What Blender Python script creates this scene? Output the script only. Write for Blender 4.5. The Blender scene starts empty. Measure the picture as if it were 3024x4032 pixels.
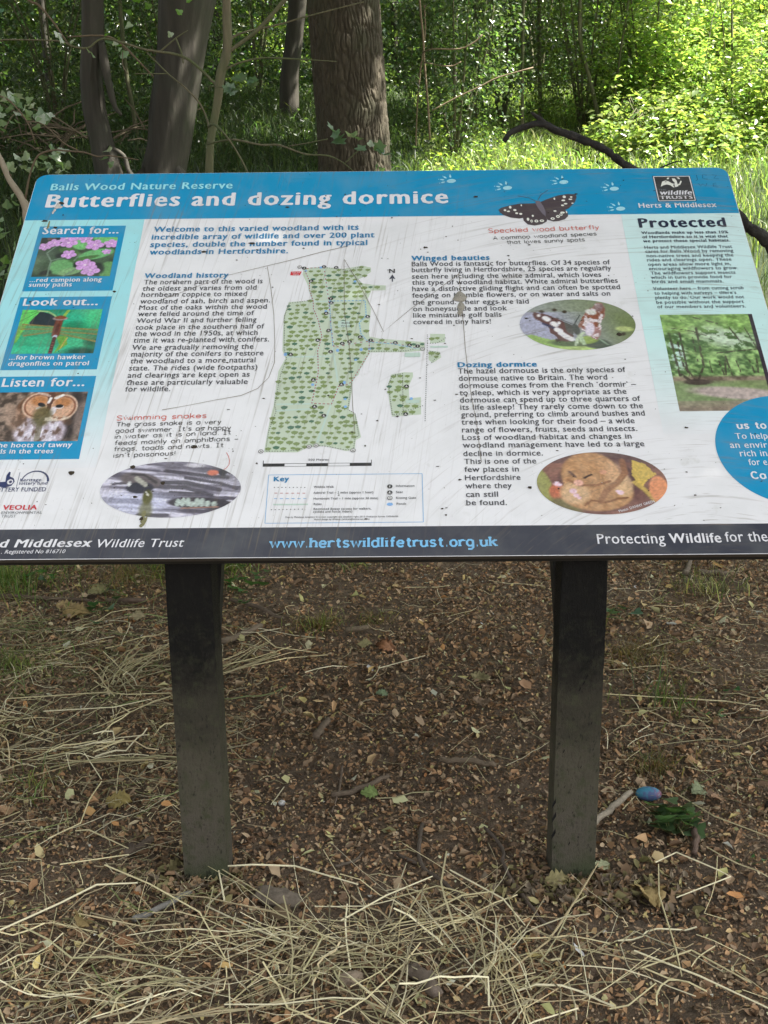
import bpy, bmesh, math, random
import numpy as np
from mathutils import Vector, Matrix
random.seed(7); RG = np.random.default_rng(11)
SC = bpy.context.scene; COL = SC.collection
R = math.radians

# ---------------------------------------------------------------- camera, sky, sun, exposure
cam = bpy.data.cameras.new('camera'); camo = bpy.data.objects.new('camera', cam); COL.objects.link(camo)
cam.sensor_fit = 'VERTICAL'; cam.sensor_height = 32.0; cam.lens = 4972.7 / 4032 * 32.0
cam.clip_start = 0.05; cam.clip_end = 400
def cam_axes(yaw, pitch, roll):
    f = Vector((math.sin(yaw)*math.cos(pitch), math.cos(yaw)*math.cos(pitch), -math.sin(pitch)))
    r = Vector((math.cos(yaw), -math.sin(yaw), 0)); u = r.cross(f)
    return r*math.cos(roll)+u*math.sin(roll), u*math.cos(roll)-r*math.sin(roll), f
r_, u_, f_ = cam_axes(-0.0102, 0.3009, -0.0112)
m = Matrix((r_, u_, -f_)).transposed().to_4x4(); m.translation = (0.0351, -2.5757, 1.7103)
camo.matrix_world = m; SC.camera = camo

SUN_AZ, SUN_EL = 92.0, 56.0          # azimuth clockwise from +Y (away from the camera), towards +X
world = bpy.data.worlds.new('World'); SC.world = world; world.use_nodes = True
wn = world.node_tree.nodes; wl = world.node_tree.links; wn.clear()
sky = wn.new('ShaderNodeTexSky'); sky.sky_type = 'NISHITA'; sky.sun_disc = False
sky.sun_elevation = R(SUN_EL); sky.sun_rotation = R(SUN_AZ)
sky.air_density = 1.0; sky.dust_density = 2.5; sky.ozone_density = 1.0
bg = wn.new('ShaderNodeBackground'); bg.inputs[1].default_value = 0.105
# cloud added over most of the sky: keeps its brightness, takes the blue out
bw = wn.new('ShaderNodeRGBToBW'); wl.new(sky.outputs[0], bw.inputs[0])
wt = wn.new('ShaderNodeTexCoord'); cn = wn.new('ShaderNodeTexNoise'); cn.inputs['Scale'].default_value = 2.2; cn.inputs['Detail'].default_value = 5
wl.new(wt.outputs['Generated'], cn.inputs['Vector'])
cr = wn.new('ShaderNodeMapRange'); cr.inputs[1].default_value = .35; cr.inputs[2].default_value = .6; cr.inputs[3].default_value = .7; cr.inputs[4].default_value = 1.0; wl.new(cn.outputs[0], cr.inputs[0])
cm = wn.new('ShaderNodeCombineColor'); sc_ = wn.new('ShaderNodeMath'); sc_.operation = 'MULTIPLY'; sc_.inputs[1].default_value = .99; wl.new(bw.outputs[0], sc_.inputs[0])
wl.new(bw.outputs[0], cm.inputs[0]); wl.new(bw.outputs[0], cm.inputs[1]); wl.new(sc_.outputs[0], cm.inputs[2])
mx = wn.new('ShaderNodeMix'); mx.data_type = 'RGBA'; wl.new(cr.outputs[0], mx.inputs[0]); wl.new(sky.outputs[0], mx.inputs[6]); wl.new(cm.outputs[0], mx.inputs[7])
wo = wn.new('ShaderNodeOutputWorld'); wl.new(mx.outputs[2], bg.inputs[0]); wl.new(bg.outputs[0], wo.inputs[0])
sl = bpy.data.lights.new('sun', 'SUN'); sl.energy = 5.0; sl.angle = R(0.53); sl.color = (1.0, 0.95, 0.86)
so = bpy.data.objects.new('sun', sl); COL.objects.link(so)
sd = Vector((math.sin(R(SUN_AZ))*math.cos(R(SUN_EL)), math.cos(R(SUN_AZ))*math.cos(R(SUN_EL)), math.sin(R(SUN_EL))))
so.rotation_euler = sd.to_track_quat('Z', 'Y').to_euler()
SC.view_settings.view_transform = 'Standard'; SC.view_settings.look = 'None'
SC.view_settings.gamma = 1.0; SC.view_settings.use_curve_mapping = False
SC.view_settings.exposure = 1.96
try:
    SC.cycles.max_bounces = 8; SC.cycles.transmission_bounces = 4; SC.cycles.diffuse_bounces = 4
    SC.cycles.transparent_max_bounces = 8
except Exception: pass

# ---------------------------------------------------------------- helpers
def lin(c):
    c = np.asarray(c, dtype=float)/255.0
    return np.where(c <= .04045, c/12.92, ((c+.055)/1.055)**2.4)
def tag(o, label=None, cat=None, group=None, kind=None):
    for k, v in (('label', label), ('category', cat), ('group', group), ('kind', kind)):
        if v: o[k] = v
    return o
def empty(name, loc=(0, 0, 0), label=None, cat=None, group=None, rz=0):
    o = bpy.data.objects.new(name, None); COL.objects.link(o); o.location = loc; o.rotation_euler = (0, 0, rz)
    o.empty_display_size = .1
    return tag(o, label, cat, group)
def link(name, me, parent=None, mat=None, smooth=False):
    if mat and not me.materials: me.materials.append(mat)
    o = bpy.data.objects.new(name, me); COL.objects.link(o)
    if parent: o.parent = parent
    if smooth: me.polygons.foreach_set('use_smooth', [True]*len(me.polygons)); me.update()
    return o
def mesh(name, V, F, mat=None, cols=None, parent=None, smooth=False):
    """V (n,3); F (m,k) array or a list of tuples; cols (n,3) linear point colours"""
    V = np.asarray(V, dtype=np.float32).reshape(-1, 3); me = bpy.data.meshes.new(name)
    if isinstance(F, np.ndarray):
        m_, k = F.shape
        me.vertices.add(len(V)); me.vertices.foreach_set('co', V.ravel())
        me.loops.add(m_*k); me.loops.foreach_set('vertex_index', F.astype(np.int32).ravel())
        me.polygons.add(m_); me.polygons.foreach_set('loop_start', np.arange(0, m_*k, k, dtype=np.int32))
        me.polygons.foreach_set('loop_total', np.full(m_, k, dtype=np.int32)); me.update(calc_edges=True)
    else:
        me.from_pydata([tuple(map(float, v)) for v in V], [], F); me.update()
    if cols is not None:
        a = me.color_attributes.new('Col', 'FLOAT_COLOR', 'POINT')
        c = np.ones((len(V), 4), dtype=np.float32); c[:, :3] = cols
        a.data.foreach_set('color', c.ravel())
    return link(name, me, parent, mat, smooth)
def hsh(i, j, k):
    n = (i*374761393 + j*668265263 + k*2147483647) & 0xffffffff
    n = ((n ^ (n >> 13)) * 1274126177) & 0xffffffff
    return ((n ^ (n >> 16)) & 0xffff)/65535.0
def noise(x, y, z=0.0):
    x, y, z = np.broadcast_arrays(np.asarray(x, float), np.asarray(y, float), np.asarray(z, float))
    xi, yi, zi = np.floor(x), np.floor(y), np.floor(z); fx, fy, fz = x-xi, y-yi, z-zi
    xi, yi, zi = xi.astype(np.int64), yi.astype(np.int64), zi.astype(np.int64)
    s = lambda t: t*t*(3-2*t); fx, fy, fz = s(fx), s(fy), s(fz); o = 0
    for a in (0, 1):
        for b in (0, 1):
            for c in (0, 1):
                o = o + hsh(xi+a, yi+b, zi+c)*np.where(a, fx, 1-fx)*np.where(b, fy, 1-fy)*np.where(c, fz, 1-fz)
    return o
def fbm(x, y, z=0.0, o=4):
    s, a, t = 0, .5, 0
    for i in range(o):
        s = s + a*noise(x*2**i+i*7.3, y*2**i+i*3.1, np.asarray(z)*2**i); t += a; a *= .5
    return s/t

# ---------------------------------------------------------------- materials
def newmat(name):
    mt = bpy.data.materials.new(name); mt.use_nodes = True; nt = mt.node_tree
    return mt, nt, nt.nodes['Principled BSDF'], nt.nodes['Material Output']
def N(nt, t, **kw):
    n = nt.nodes.new(t)
    for k, v in kw.items(): setattr(n, k, v)
    return n
def mth(nt, op, a, b=None, c=None, clamp=False):
    n = N(nt, 'ShaderNodeMath', operation=op); n.use_clamp = clamp
    for i, v in enumerate((a, b, c)):
        if v is None: continue
        if hasattr(v, 'is_linked'): nt.links.new(v, n.inputs[i])
        else: n.inputs[i].default_value = v
    return n.outputs[0]
def mixc(nt, f, a, b):
    n = N(nt, 'ShaderNodeMix', data_type='RGBA')
    for s, v in ((0, f), (6, a), (7, b)):
        if hasattr(v, 'is_linked'): nt.links.new(v, n.inputs[s])
        else: n.inputs[s].default_value = v if s == 0 else (*v[:3], 1)
    return n.outputs[2]
def nz(nt, vec, scale, detail=3, rough=.55):
    n = N(nt, 'ShaderNodeTexNoise'); n.inputs['Scale'].default_value = scale
    n.inputs['Detail'].default_value = detail; n.inputs['Roughness'].default_value = rough
    if vec is not None: nt.links.new(vec, n.inputs['Vector'])
    return n.outputs[0]
def ramp(nt, f, a, b):
    n = N(nt, 'ShaderNodeMapRange'); n.inputs[1].default_value = a; n.inputs[2].default_value = b
    nt.links.new(f, n.inputs[0]); return n.outputs[0]
def comb(nt, x, y, z=0.0):
    n = N(nt, 'ShaderNodeCombineXYZ')
    for i, v in enumerate((x, y, z)):
        if hasattr(v, 'is_linked'): nt.links.new(v, n.inputs[i])
        else: n.inputs[i].default_value = v
    return n.outputs[0]
def bump(nt, bsdf, h, strength, dist=.01):
    b = N(nt, 'ShaderNodeBump'); b.inputs['Strength'].default_value = strength; b.inputs['Distance'].default_value = dist
    nt.links.new(h, b.inputs['Height']); nt.links.new(b.outputs[0], bsdf.inputs['Normal'])

# grime laid over everything printed on the board (one shared group, board coordinates)
G = bpy.data.node_groups.new('grime', 'ShaderNodeTree')
G.interface.new_socket('Color', in_out='INPUT', socket_type='NodeSocketColor')
G.interface.new_socket('Color', in_out='OUTPUT', socket_type='NodeSocketColor')
G.interface.new_socket('Dirt', in_out='OUTPUT', socket_type='NodeSocketFloat')
gi = N(G, 'NodeGroupInput'); go = N(G, 'NodeGroupOutput')
tc = N(G, 'ShaderNodeTexCoord').outputs['Object']; sp = N(G, 'ShaderNodeSeparateXYZ'); G.links.new(tc, sp.inputs[0])
X, Y = sp.outputs[0], sp.outputs[1]
xs = mth(G, 'SUBTRACT', X, mth(G, 'MULTIPLY', Y, .13))
v1 = comb(G, mth(G, 'MULTIPLY', xs, 95.0), mth(G, 'MULTIPLY', Y, 2.2))
s1 = ramp(G, nz(G, v1, 1.0, 3, .6), .56, .72)
v1b = comb(G, mth(G, 'MULTIPLY', xs, 190.0), mth(G, 'MULTIPLY', Y, 4.0), 5.0)
s1b = ramp(G, nz(G, v1b, 1.0, 2, .5), .62, .70)
dx = mth(G, 'SUBTRACT', X, .72); dy = mth(G, 'SUBTRACT', Y, -.35)
rr = mth(G, 'SQRT', mth(G, 'ADD', mth(G, 'MULTIPLY', dx, dx), mth(G, 'MULTIPLY', dy, dy)))
an = mth(G, 'ARCTAN2', dy, dx)
v2 = comb(G, mth(G, 'MULTIPLY', rr, 85.0), mth(G, 'MULTIPLY', an, 3.0), 2.0)
s2 = ramp(G, nz(G, v2, 1.0, 3, .6), .57, .74)
v2b = comb(G, mth(G, 'MULTIPLY', rr, 210.0), mth(G, 'MULTIPLY', an, 6.0), 9.0)
s2b = ramp(G, nz(G, v2b, 1.0, 2, .5), .62, .71)
wob = mth(G, 'MULTIPLY', nz(G, tc, 3.0, 2), .5)
mk = ramp(G, mth(G, 'ADD', X, wob), .15, .55)
sL = mth(G, 'MAXIMUM', s1, mth(G, 'MULTIPLY', s1b, .8)); sR = mth(G, 'MAXIMUM', s2, mth(G, 'MULTIPLY', s2b, .8))
st = mth(G, 'ADD', mth(G, 'MULTIPLY', sL, mth(G, 'SUBTRACT', 1.0, mk)), mth(G, 'MULTIPLY', sR, mk))
patch = ramp(G, nz(G, tc, 4.5, 3), .30, .58)
st = mth(G, 'MULTIPLY', st, patch, clamp=True)
film = ramp(G, nz(G, tc, 7.0, 4, .6), .45, .8)
spk = ramp(G, nz(G, tc, 130.0, 2, .5), .70, .76)
spk = mth(G, 'MULTIPLY', spk, ramp(G, nz(G, tc, 6.0, 2), .5, .6))
alg = ramp(G, nz(G, tc, 12.0, 4, .65), .64, .80)
c = mixc(G, mth(G, 'MULTIPLY', film, .22), gi.outputs[0], (.34, .36, .34))
c = mixc(G, mth(G, 'MULTIPLY', st, .55), c, (.20, .165, .125))
c = mixc(G, mth(G, 'MULTIPLY', alg, .30), c, (.22, .22, .12))
c = mixc(G, mth(G, 'MULTIPLY', spk, .7), c, (.07, .06, .045))
G.links.new(c, go.inputs[0]); G.links.new(mth(G, 'ADD', st, mth(G, 'MULTIPLY', film, .5)), go.inputs[1])

def print_mat(name, srgb=None, attr=False, rough=.34, gain=1.0):
    mt, nt, b, o = newmat(name); g = N(nt, 'ShaderNodeGroup'); g.node_tree = G
    if attr:
        a = N(nt, 'ShaderNodeAttribute', attribute_name='Col'); nt.links.new(a.outputs['Color'], g.inputs[0])
    else: g.inputs[0].default_value = (*(np.clip(lin(srgb)*gain, 0, .9)), 1)
    nt.links.new(g.outputs[0], b.inputs['Base Color'])
    nt.links.new(mth(nt, 'MULTIPLY_ADD', g.outputs[1], .3, rough), b.inputs['Roughness'])
    return mt
GAIN = 1.12
PM = {k: print_mat('print_'+k, v, gain=GAIN) for k, v in dict(
    cyan=(150, 220, 236), white=(222, 222, 228), navy=(34, 40, 66), blue=(28, 122, 172), dark=(58, 58, 66),
    black=(32, 32, 34), red=(200, 96, 86), ink=(38, 48, 96), vred=(196, 52, 66), grey=(120, 124, 130),
    sky=(120, 185, 228), header=(20, 142, 190), footer=(56, 58, 70), charcoal=(56, 56, 60), mapgreen=(190, 204, 184),
    olive=(126, 146, 92), treegreen=(78, 116, 94), mapdot=(50, 48, 52), mapred=(168, 60, 62), mapblue=(92, 158, 208), pond=(130, 176, 226),
    ride=(186, 208, 198), wing=(76, 66, 72), bodygrey=(112, 106, 118), pale=(226, 228, 220), iconblack=(36, 36, 40), labelred=(206, 40, 54),
    label_white=(225, 225, 225), paw=(160, 216, 236)).items()}
M_white = print_mat('board_white', (226, 227, 231), gain=GAIN); M_attr = print_mat('print_picture', attr=True)

def simple(name, srgb=None, rough=.7, attr=False, nscale=None, amt=.3, bscale=None, bstr=.3, bdist=.01, spec=.5, lincol=None):
    mt, nt, b, o = newmat(name)
    if attr: src = N(nt, 'ShaderNodeAttribute', attribute_name='Col').outputs['Color']
    else: src = (*(lincol if lincol is not None else lin(srgb)), 1)
    co = N(nt, 'ShaderNodeTexCoord').outputs['Object']
    if nscale:
        f = nz(nt, co, nscale, 4)
        n = N(nt, 'ShaderNodeMix', data_type='RGBA', blend_type='MULTIPLY'); n.inputs[0].default_value = 1
        r = mth(nt, 'MULTIPLY_ADD', f, 2*amt, 1-amt)
        if attr: nt.links.new(src, n.inputs[6])
        else: n.inputs[6].default_value = src
        nt.links.new(comb(nt, r, r, r), n.inputs[7]); nt.links.new(n.outputs[2], b.inputs['Base Color'])
    elif attr: nt.links.new(src, b.inputs['Base Color'])
    else: b.inputs['Base Color'].default_value = src
    b.inputs['Roughness'].default_value = rough; b.inputs['Specular IOR Level'].default_value = spec
    if bscale: bump(nt, b, nz(nt, co, bscale, 4, .6), bstr, bdist)
    return mt
def leaf_mat(name, trans=.35, rough=.5, tint=(1.0, 1.25, .45), spec=.4):
    mt, nt, b, o = newmat(name)
    a = N(nt, 'ShaderNodeAttribute', attribute_name='Col').outputs['Color']
    nt.links.new(a, b.inputs['Base Color']); b.inputs['Roughness'].default_value = rough
    b.inputs['Specular IOR Level'].default_value = spec
    t = N(nt, 'ShaderNodeBsdfTranslucent')
    n = N(nt, 'ShaderNodeMix', data_type='RGBA', blend_type='MULTIPLY'); n.inputs[0].default_value = 1
    nt.links.new(a, n.inputs[6]); n.inputs[7].default_value = (*[v*1.9 for v in tint], 1)
    nt.links.new(n.outputs[2], t.inputs[0])
    ms = N(nt, 'ShaderNodeMixShader'); ms.inputs[0].default_value = trans
    nt.links.new(b.outputs[0], ms.inputs[1]); nt.links.new(t.outputs[0], ms.inputs[2]); nt.links.new(ms.outputs[0], o.inputs[0])
    return mt
M_leaf = leaf_mat('foliage', .38, .30, spec=.8); M_grass = leaf_mat('grass_blade', .4, .45); M_near = leaf_mat('near_leaf', .25, .32, spec=.8)
M_litter = simple('dead_leaf', attr=True, rough=.7, spec=.25)
M_straw = simple('straw', attr=True, rough=.55, spec=.35)
M_stick = simple('stick_bark', attr=True, rough=.85, nscale=60, amt=.45, bscale=220, bstr=.6, bdist=.003)

def bark_mat(name, c1, c2, c3, sc=(14, 14, 3), rough=.9, moss=0.0):
    mt, nt, b, o = newmat(name); co = N(nt, 'ShaderNodeTexCoord').outputs['Object']
    mp = N(nt, 'ShaderNodeMapping'); mp.inputs['Scale'].default_value = sc; nt.links.new(co, mp.inputs[0])
    f = nz(nt, mp.outputs[0], 1.0, 5, .65)
    cc = mixc(nt, ramp(nt, f, .35, .65), c1, c2)
    cc = mixc(nt, ramp(nt, nz(nt, co, 3.0, 3), .5 - moss*.25, .75 - moss*.2), cc, c3)
    nt.links.new(cc, b.inputs['Base Color']); b.inputs['Roughness'].default_value = rough
    bump(nt, b, f, .6, .02); return mt
M_oak = bark_mat('oak_bark', (.036, .029, .018), (.082, .068, .045), (.050, .052, .028), (40, 40, 9))
M_smooth = bark_mat('hornbeam_bark', (.040, .035, .027), (.074, .066, .052), (.048, .052, .034), (9, 9, 1.2), .75)
M_thin = bark_mat('sapling_bark', (.09, .085, .05), (.16, .14, .085), (.09, .11, .045), (30, 30, 6), .8, .5)
M_dead = bark_mat('dead_wood', (.006, .006, .006), (.030, .026, .022), (.045, .045, .036), (60, 60, 60), .8)

# ---------------------------------------------------------------- ground
def gz(x, y):
    x = np.asarray(x, float); y = np.asarray(y, float)
    t = np.clip(y-2.2, 0, None); t2 = np.clip(y-18, 0, None)
    z = .135*t*t/(t+1.2) - .085*t2
    n = (fbm(x*1.3+4, y*1.3+9)-.5)
    return z + n*.07*np.clip((np.hypot(x, y)-.9)/2, .12, 1.6) + (fbm(x*9, y*9, 3.0)-.5)*.022*np.exp(-np.clip(np.hypot(x, y)-3, 0, None))
def gzf(x, y): return float(gz(x, y))
def axis(parts): return np.unique(np.concatenate([np.arange(a, b, s) for a, b, s in parts]))
gx = axis([(-150, -20, 10), (-20, -4, .5), (-4, -1.8, .1), (-1.8, 1.8, .022), (1.8, 4, .1), (4, 20, .5), (20, 151, 10)])
gy = axis([(-60, -10, 10), (-10, -1, .5), (-1, 2.6, .022), (2.6, 6, .1), (6, 24, .4), (24, 60, 4), (60, 201, 10)])
GX, GY = np.meshgrid(gx, gy); GZ = gz(GX, GY)
nx, ny = len(gx), len(gy); idx = np.arange(nx*ny).reshape(ny, nx)
F = np.stack([idx[:-1, :-1], idx[:-1, 1:], idx[1:, 1:], idx[1:, :-1]], -1).reshape(-1, 4)
mt, nt, b, o = newmat('soil'); co = N(nt, 'ShaderNodeTexCoord').outputs['Object']
f1 = nz(nt, co, 26.0, 6, .7); f2 = nz(nt, co, 2.2, 3); f3 = nz(nt, co, 120.0, 4, .7)
cc = mixc(nt, ramp(nt, f1, .35, .68), (.095, .066, .043), (.25, .18, .12))
cc = mixc(nt, mth(nt, 'MULTIPLY', ramp(nt, f3, .5, .7), .5), cc, (.15, .11, .075))
cc = mixc(nt, mth(nt, 'MULTIPLY', ramp(nt, f2, .5, .7), .35), cc, (.075, .07, .06))
sepg = N(nt, 'ShaderNodeSeparateXYZ'); nt.links.new(co, sepg.inputs[0])
cc = mixc(nt, ramp(nt, mth(nt, 'ADD', sepg.outputs[1], mth(nt, 'MULTIPLY', f1, 2)), 4.0, 8.0), cc, (.030, .048, .016))
nt.links.new(cc, b.inputs['Base Color']); b.inputs['Roughness'].default_value = .95
bump(nt, b, mth(nt, 'ADD', f1, mth(nt, 'MULTIPLY', f3, .5)), 1.0, .02)
tag(mesh('ground', np.stack([GX, GY, GZ], -1).reshape(-1, 3), F, mt, smooth=True), kind='structure')
# ---------------------------------------------------------------- information board
TILT = .5769; W2, LL = .9752, 1.3794
board = empty('information_board', (0.0115, .05, 0),
    'large tilted nature reserve board headed Butterflies and dozing dormice, standing on two dark square posts', 'information board')
PY, PZ = -.03 - .05, .8199
def round_rect(x0, y0, x1, y1, r=0.0, corners=(1, 1, 1, 1), n=6):
    P = []
    for (cx, cy, a0, k) in ((x1, y0, -90, 0), (x1, y1, 0, 1), (x0, y1, 90, 2), (x0, y0, 180, 3)):
        if r > 0 and corners[k]:
            ox = cx - r if cx == x1 else cx + r; oy = cy - r if cy == y1 else cy + r
            for i in range(n+1):
                a = R(a0 + 90*i/n); P.append((ox+r*math.cos(a), oy+r*math.sin(a)))
        else: P.append((cx, cy))
    return P
def prism(name, P, z0, z1, mat, parent, bevel=0.0):
    bm = bmesh.new(); lo = [bm.verts.new((x, y, z0)) for x, y in P]; hi = [bm.verts.new((x, y, z1)) for x, y in P]
    bm.faces.new(hi); bm.faces.new(lo[::-1]); n = len(P)
    for i in range(n): bm.faces.new((lo[i], lo[(i+1) % n], hi[(i+1) % n], hi[i]))
    if bevel: bmesh.ops.bevel(bm, geom=list(bm.edges), offset=bevel, segments=2, affect='EDGES', profile=.5)
    me = bpy.data.meshes.new(name); bm.to_mesh(me); bm.free()
    return link(name, me, parent, mat)
panel = prism('panel', round_rect(-W2, 0, W2, LL, .032), -.010, 0, M_white, board, .0022)
panel.location = (-.0115, PY, PZ); panel.rotation_euler = (TILT, 0, 0)
M_edge = simple('panel_edge', (58, 54, 50), rough=.35, nscale=40, amt=.4, spec=.8)
panel.data.materials.append(M_edge)
for p_ in panel.data.polygons:
    if p_.normal.z < .97: p_.material_index = 1
M_frame = simple('dark_timber', (30, 29, 27), rough=.75, nscale=25, amt=.4, bscale=90, bstr=.3, bdist=.003)
for nm, P in (('batten', [(-.955, .004), (.955, .004), (.955, .10), (-.955, .10)]), ('batten', [(-.955, .64), (.955, .64), (.955, .74), (-.955, .74)]),
              ('batten', [(-.955, 1.27), (.955, 1.27), (.955, 1.355), (-.955, 1.355)])):
    o = prism(nm, P, -.026, -.0105, M_frame, board, .002); o.location = panel.location; o.rotation_euler = panel.rotation_euler
for s in (-1, 1):
    o = prism('bearer', [(.0115+s*.4304-.045, .105), (.0115+s*.4304+.045, .105), (.0115+s*.4304+.045, 1.26), (.0115+s*.4304-.045, 1.26)], -.075, -.0105, M_frame, board, .003)
    if 1: o.location = panel.location; o.rotation_euler = panel.rotation_euler
    bm = bmesh.new(); bmesh.ops.create_cube(bm, size=1)      # raking strut that carries the bearer
    a = Vector((s*.4304, .02, .42)); b_ = Vector((s*.4304, .66, PZ+.37)); d = b_-a
    bm.transform(Matrix.Translation((a+b_)/2) @ d.to_track_quat('Z', 'Y').to_matrix().to_4x4() @ Matrix.Diagonal((.07, .05, d.length, 1)))
    me = bpy.data.meshes.new('strut'); bm.to_mesh(me); bm.free(); link('strut', me, board, M_frame)
# posts
mt, nt, b, o = newmat('weathered_post'); co = N(nt, 'ShaderNodeTexCoord').outputs['Object']; s_ = N(nt, 'ShaderNodeSeparateXYZ'); nt.links.new(co, s_.inputs[0])
mpz = N(nt, 'ShaderNodeMapping'); mpz.inputs['Scale'].default_value = (1, 1, .45); nt.links.new(co, mpz.inputs[0]); f = nz(nt, co, 9.0, 5, .65); f2 = nz(nt, mpz.outputs[0], 120.0, 6, .8); f3 = nz(nt, co, 4.0, 2)
hgt = mth(nt, 'ADD', s_.outputs[2], mth(nt, 'MULTIPLY', mth(nt, 'SUBTRACT', f, .5), .5))
cc = mixc(nt, ramp(nt, hgt, .62, .24), (.009, .009, .009), (.118, .108, .078))
cc = mixc(nt, mth(nt, 'MULTIPLY', ramp(nt, hgt, .30, .06), ramp(nt, f3, .42, .6)), cc, (.085, .102, .055))
cc = mixc(nt, mth(nt, 'MULTIPLY', ramp(nt, hgt, .36, .05), ramp(nt, f3, .58, .4)), cc, (.135, .118, .095))
cc = mixc(nt, mth(nt, 'MULTIPLY', mth(nt, 'MULTIPLY', ramp(nt, f2, .54, .70), ramp(nt, hgt, .9, .3)), .45), cc, (.13, .125, .095))
cc = mixc(nt, mth(nt, 'MULTIPLY', ramp(nt, f2, .44, .34), .85), cc, (.012, .012, .011))
f4 = nz(nt, co, 38.0, 5, .7); f5 = nz(nt, mpz.outputs[0], 60.0, 3, .6)
cc = mixc(nt, mth(nt, 'MULTIPLY', ramp(nt, f4, .50, .66), ramp(nt, hgt, .75, .25)), cc, (.082, .090, .052))
cc = mixc(nt, mth(nt, 'MULTIPLY', ramp(nt, f5, .60, .68), .8), cc, (.016, .016, .014))
nt.links.new(cc, b.inputs['Base Color']); b.inputs['Roughness'].default_value = .7; b.inputs['Specular IOR Level'].default_value = .2; bump(nt, b, f2, 1.0, .010)
M_post = mt
def post(sx):
    bm = bmesh.new(); n = 14
    ztop = lambda y: PZ + (y+.03)*math.tan(TILT) - .0275/math.cos(TILT)
    zs = [-.15 + i*.9/n for i in range(n)]
    rings = []
    for i in range(n+1):
        ring = []
        for (dx, dy) in ((-.0505, 0), (.0505, 0), (.0505, .1), (-.0505, .1)):
            z = zs[i] if i < n else ztop(dy); k = 1 + .012*(noise(z*7+sx*5, dx*9, 2)-.5)
            ring.append(bm.verts.new((dx*k, dy-.05, z)))
        rings.append(ring)
    for a, b in zip(rings, rings[1:]):
        for j in range(4): bm.faces.new((a[j], a[(j+1) % 4], b[(j+1) % 4], b[j]))
    bm.faces.new(rings[-1]); bm.faces.new(rings[0][::-1])
    ed = [e for e in bm.edges if abs(e.verts[0].co.z-e.verts[1].co.z) > .01]
    bmesh.ops.bevel(bm, geom=ed, offset=.011, segments=3, affect='EDGES', profile=.5)
    bmesh.ops.triangulate(bm, faces=[f for f in bm.faces if len(f.verts) > 4])
    me = bpy.data.meshes.new('post'); bm.to_mesh(me); bm.free()
    o = link('post', me, board, M_post); o.location = (sx*.4304, 0, 0); return o
pL, pR = post(-1), post(1)
pL['label'] = 'left post, black above and green with algae at its foot'
pR['label'] = 'right post with a row of dark gouges down its left side'
gv, gf = [], []
for (x, z, h) in ((.392, .207, .026), (.393, .171, .030), (.393, .127, .030), (.396, .092, .010), (.415, .250, .008), (.435, .183, .007), (.430, .102, .012), (.413, .187, .007), (.455, .524, .016), (.449, .509, .014), (.441, .494, .012), (.41, .34, .012), (.47, .41, .01), (.45, .30, .009)):
    x -= .4419; i = len(gv); w = h*.16
    gv += [(x-w*.2-h*.13, -.0514, z-h/2), (x+w, -.0514, z+h*.1), (x+h*.13, -.0514, z+h/2), (x-w, -.0514, z-h*.12), (x, -.0500, z)]
    gf += [(i, i+1, i+4), (i+1, i+2, i+4), (i+2, i+3, i+4), (i+3, i, i+4)]
tag(mesh('gouge_marks', gv, gf, simple('gouge', (12, 12, 12), .9), parent=pR), kind='stuff')

MM = .001
def sheet(name, P, z, mat, parent=None):
    """flat printed shape, P in mm on the board, z in mm above it"""
    V = [(x*MM, y*MM, z*MM) for x, y in P]
    bm = bmesh.new(); f = bm.faces.new([bm.verts.new(v) for v in V]); f.normal_update()
    if f.normal.z < 0: f.normal_flip()
    bmesh.ops.triangulate(bm, faces=[f])
    me = bpy.data.meshes.new(name); bm.to_mesh(me); bm.free()
    return link(name, me, parent or panel, mat)
def ell(cx, cy, a, b, n=24, rot=0.0):
    c, s = math.cos(rot), math.sin(rot)
    return [(cx+a*math.cos(t)*c-b*math.sin(t)*s, cy+a*math.cos(t)*s+b*math.sin(t)*c) for t in (2*math.pi*i/n for i in range(n))]
def multi(name, polys, z, mat, parent=None):
    """many small flat printed shapes in one part"""
    bm = bmesh.new()
    for k, P in enumerate(polys):
        f = bm.faces.new([bm.verts.new((x*MM, y*MM, (z+.02*(k % 5))*MM)) for x, y in P]); f.normal_update()
        if f.normal.z < 0: f.normal_flip()
    bmesh.ops.triangulate(bm, faces=[f for f in bm.faces if len(f.verts) > 4])
    me = bpy.data.meshes.new(name); bm.to_mesh(me); bm.free()
    o = link(name, me, parent or panel, mat)
    if len(polys) > 12 and name.startswith(STUFFY): o['kind'] = 'stuff'
    return o
STUFFY = ('map_', 'symbol', 'gate_', 'wing_', 'paw_', 'scratch')
def ribbon(P, w):
    """quads along a polyline (mm), mitred"""
    Q = []; n = len(P); L_, R_ = [], []
    for i in range(n):
        a = np.array(P[max(i-1, 0)], float); b = np.array(P[min(i+1, n-1)], float); d = b-a; d /= (np.linalg.norm(d)+1e-9)
        ww = w[i] if hasattr(w, '__len__') else w
        nrm = np.array([-d[1], d[0]])*ww/2; p = np.array(P[i], float); L_.append(tuple(p+nrm)); R_.append(tuple(p-nrm))
    return [(L_[i], R_[i], R_[i+1], L_[i+1]) for i in range(n-1)]
def dashes(P, dash, gap, w):
    out = []; acc = 0; on = True; cur = [P[0]]
    for a, b in zip(P, P[1:]):
        a = np.array(a, float); b = np.array(b, float); L_ = np.linalg.norm(b-a); t = 0
        while t < L_:
            need = (dash if on else gap)-acc; step = min(need, L_-t); t += step; acc += step
            q = tuple(a+(b-a)*t/L_)
            if on: cur.append(q)
            if acc >= (dash if on else gap)-1e-6:
                if on and len(cur) > 1: out += ribbon(cur, w)
                on = not on; acc = 0; cur = [q]
    return out
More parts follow.
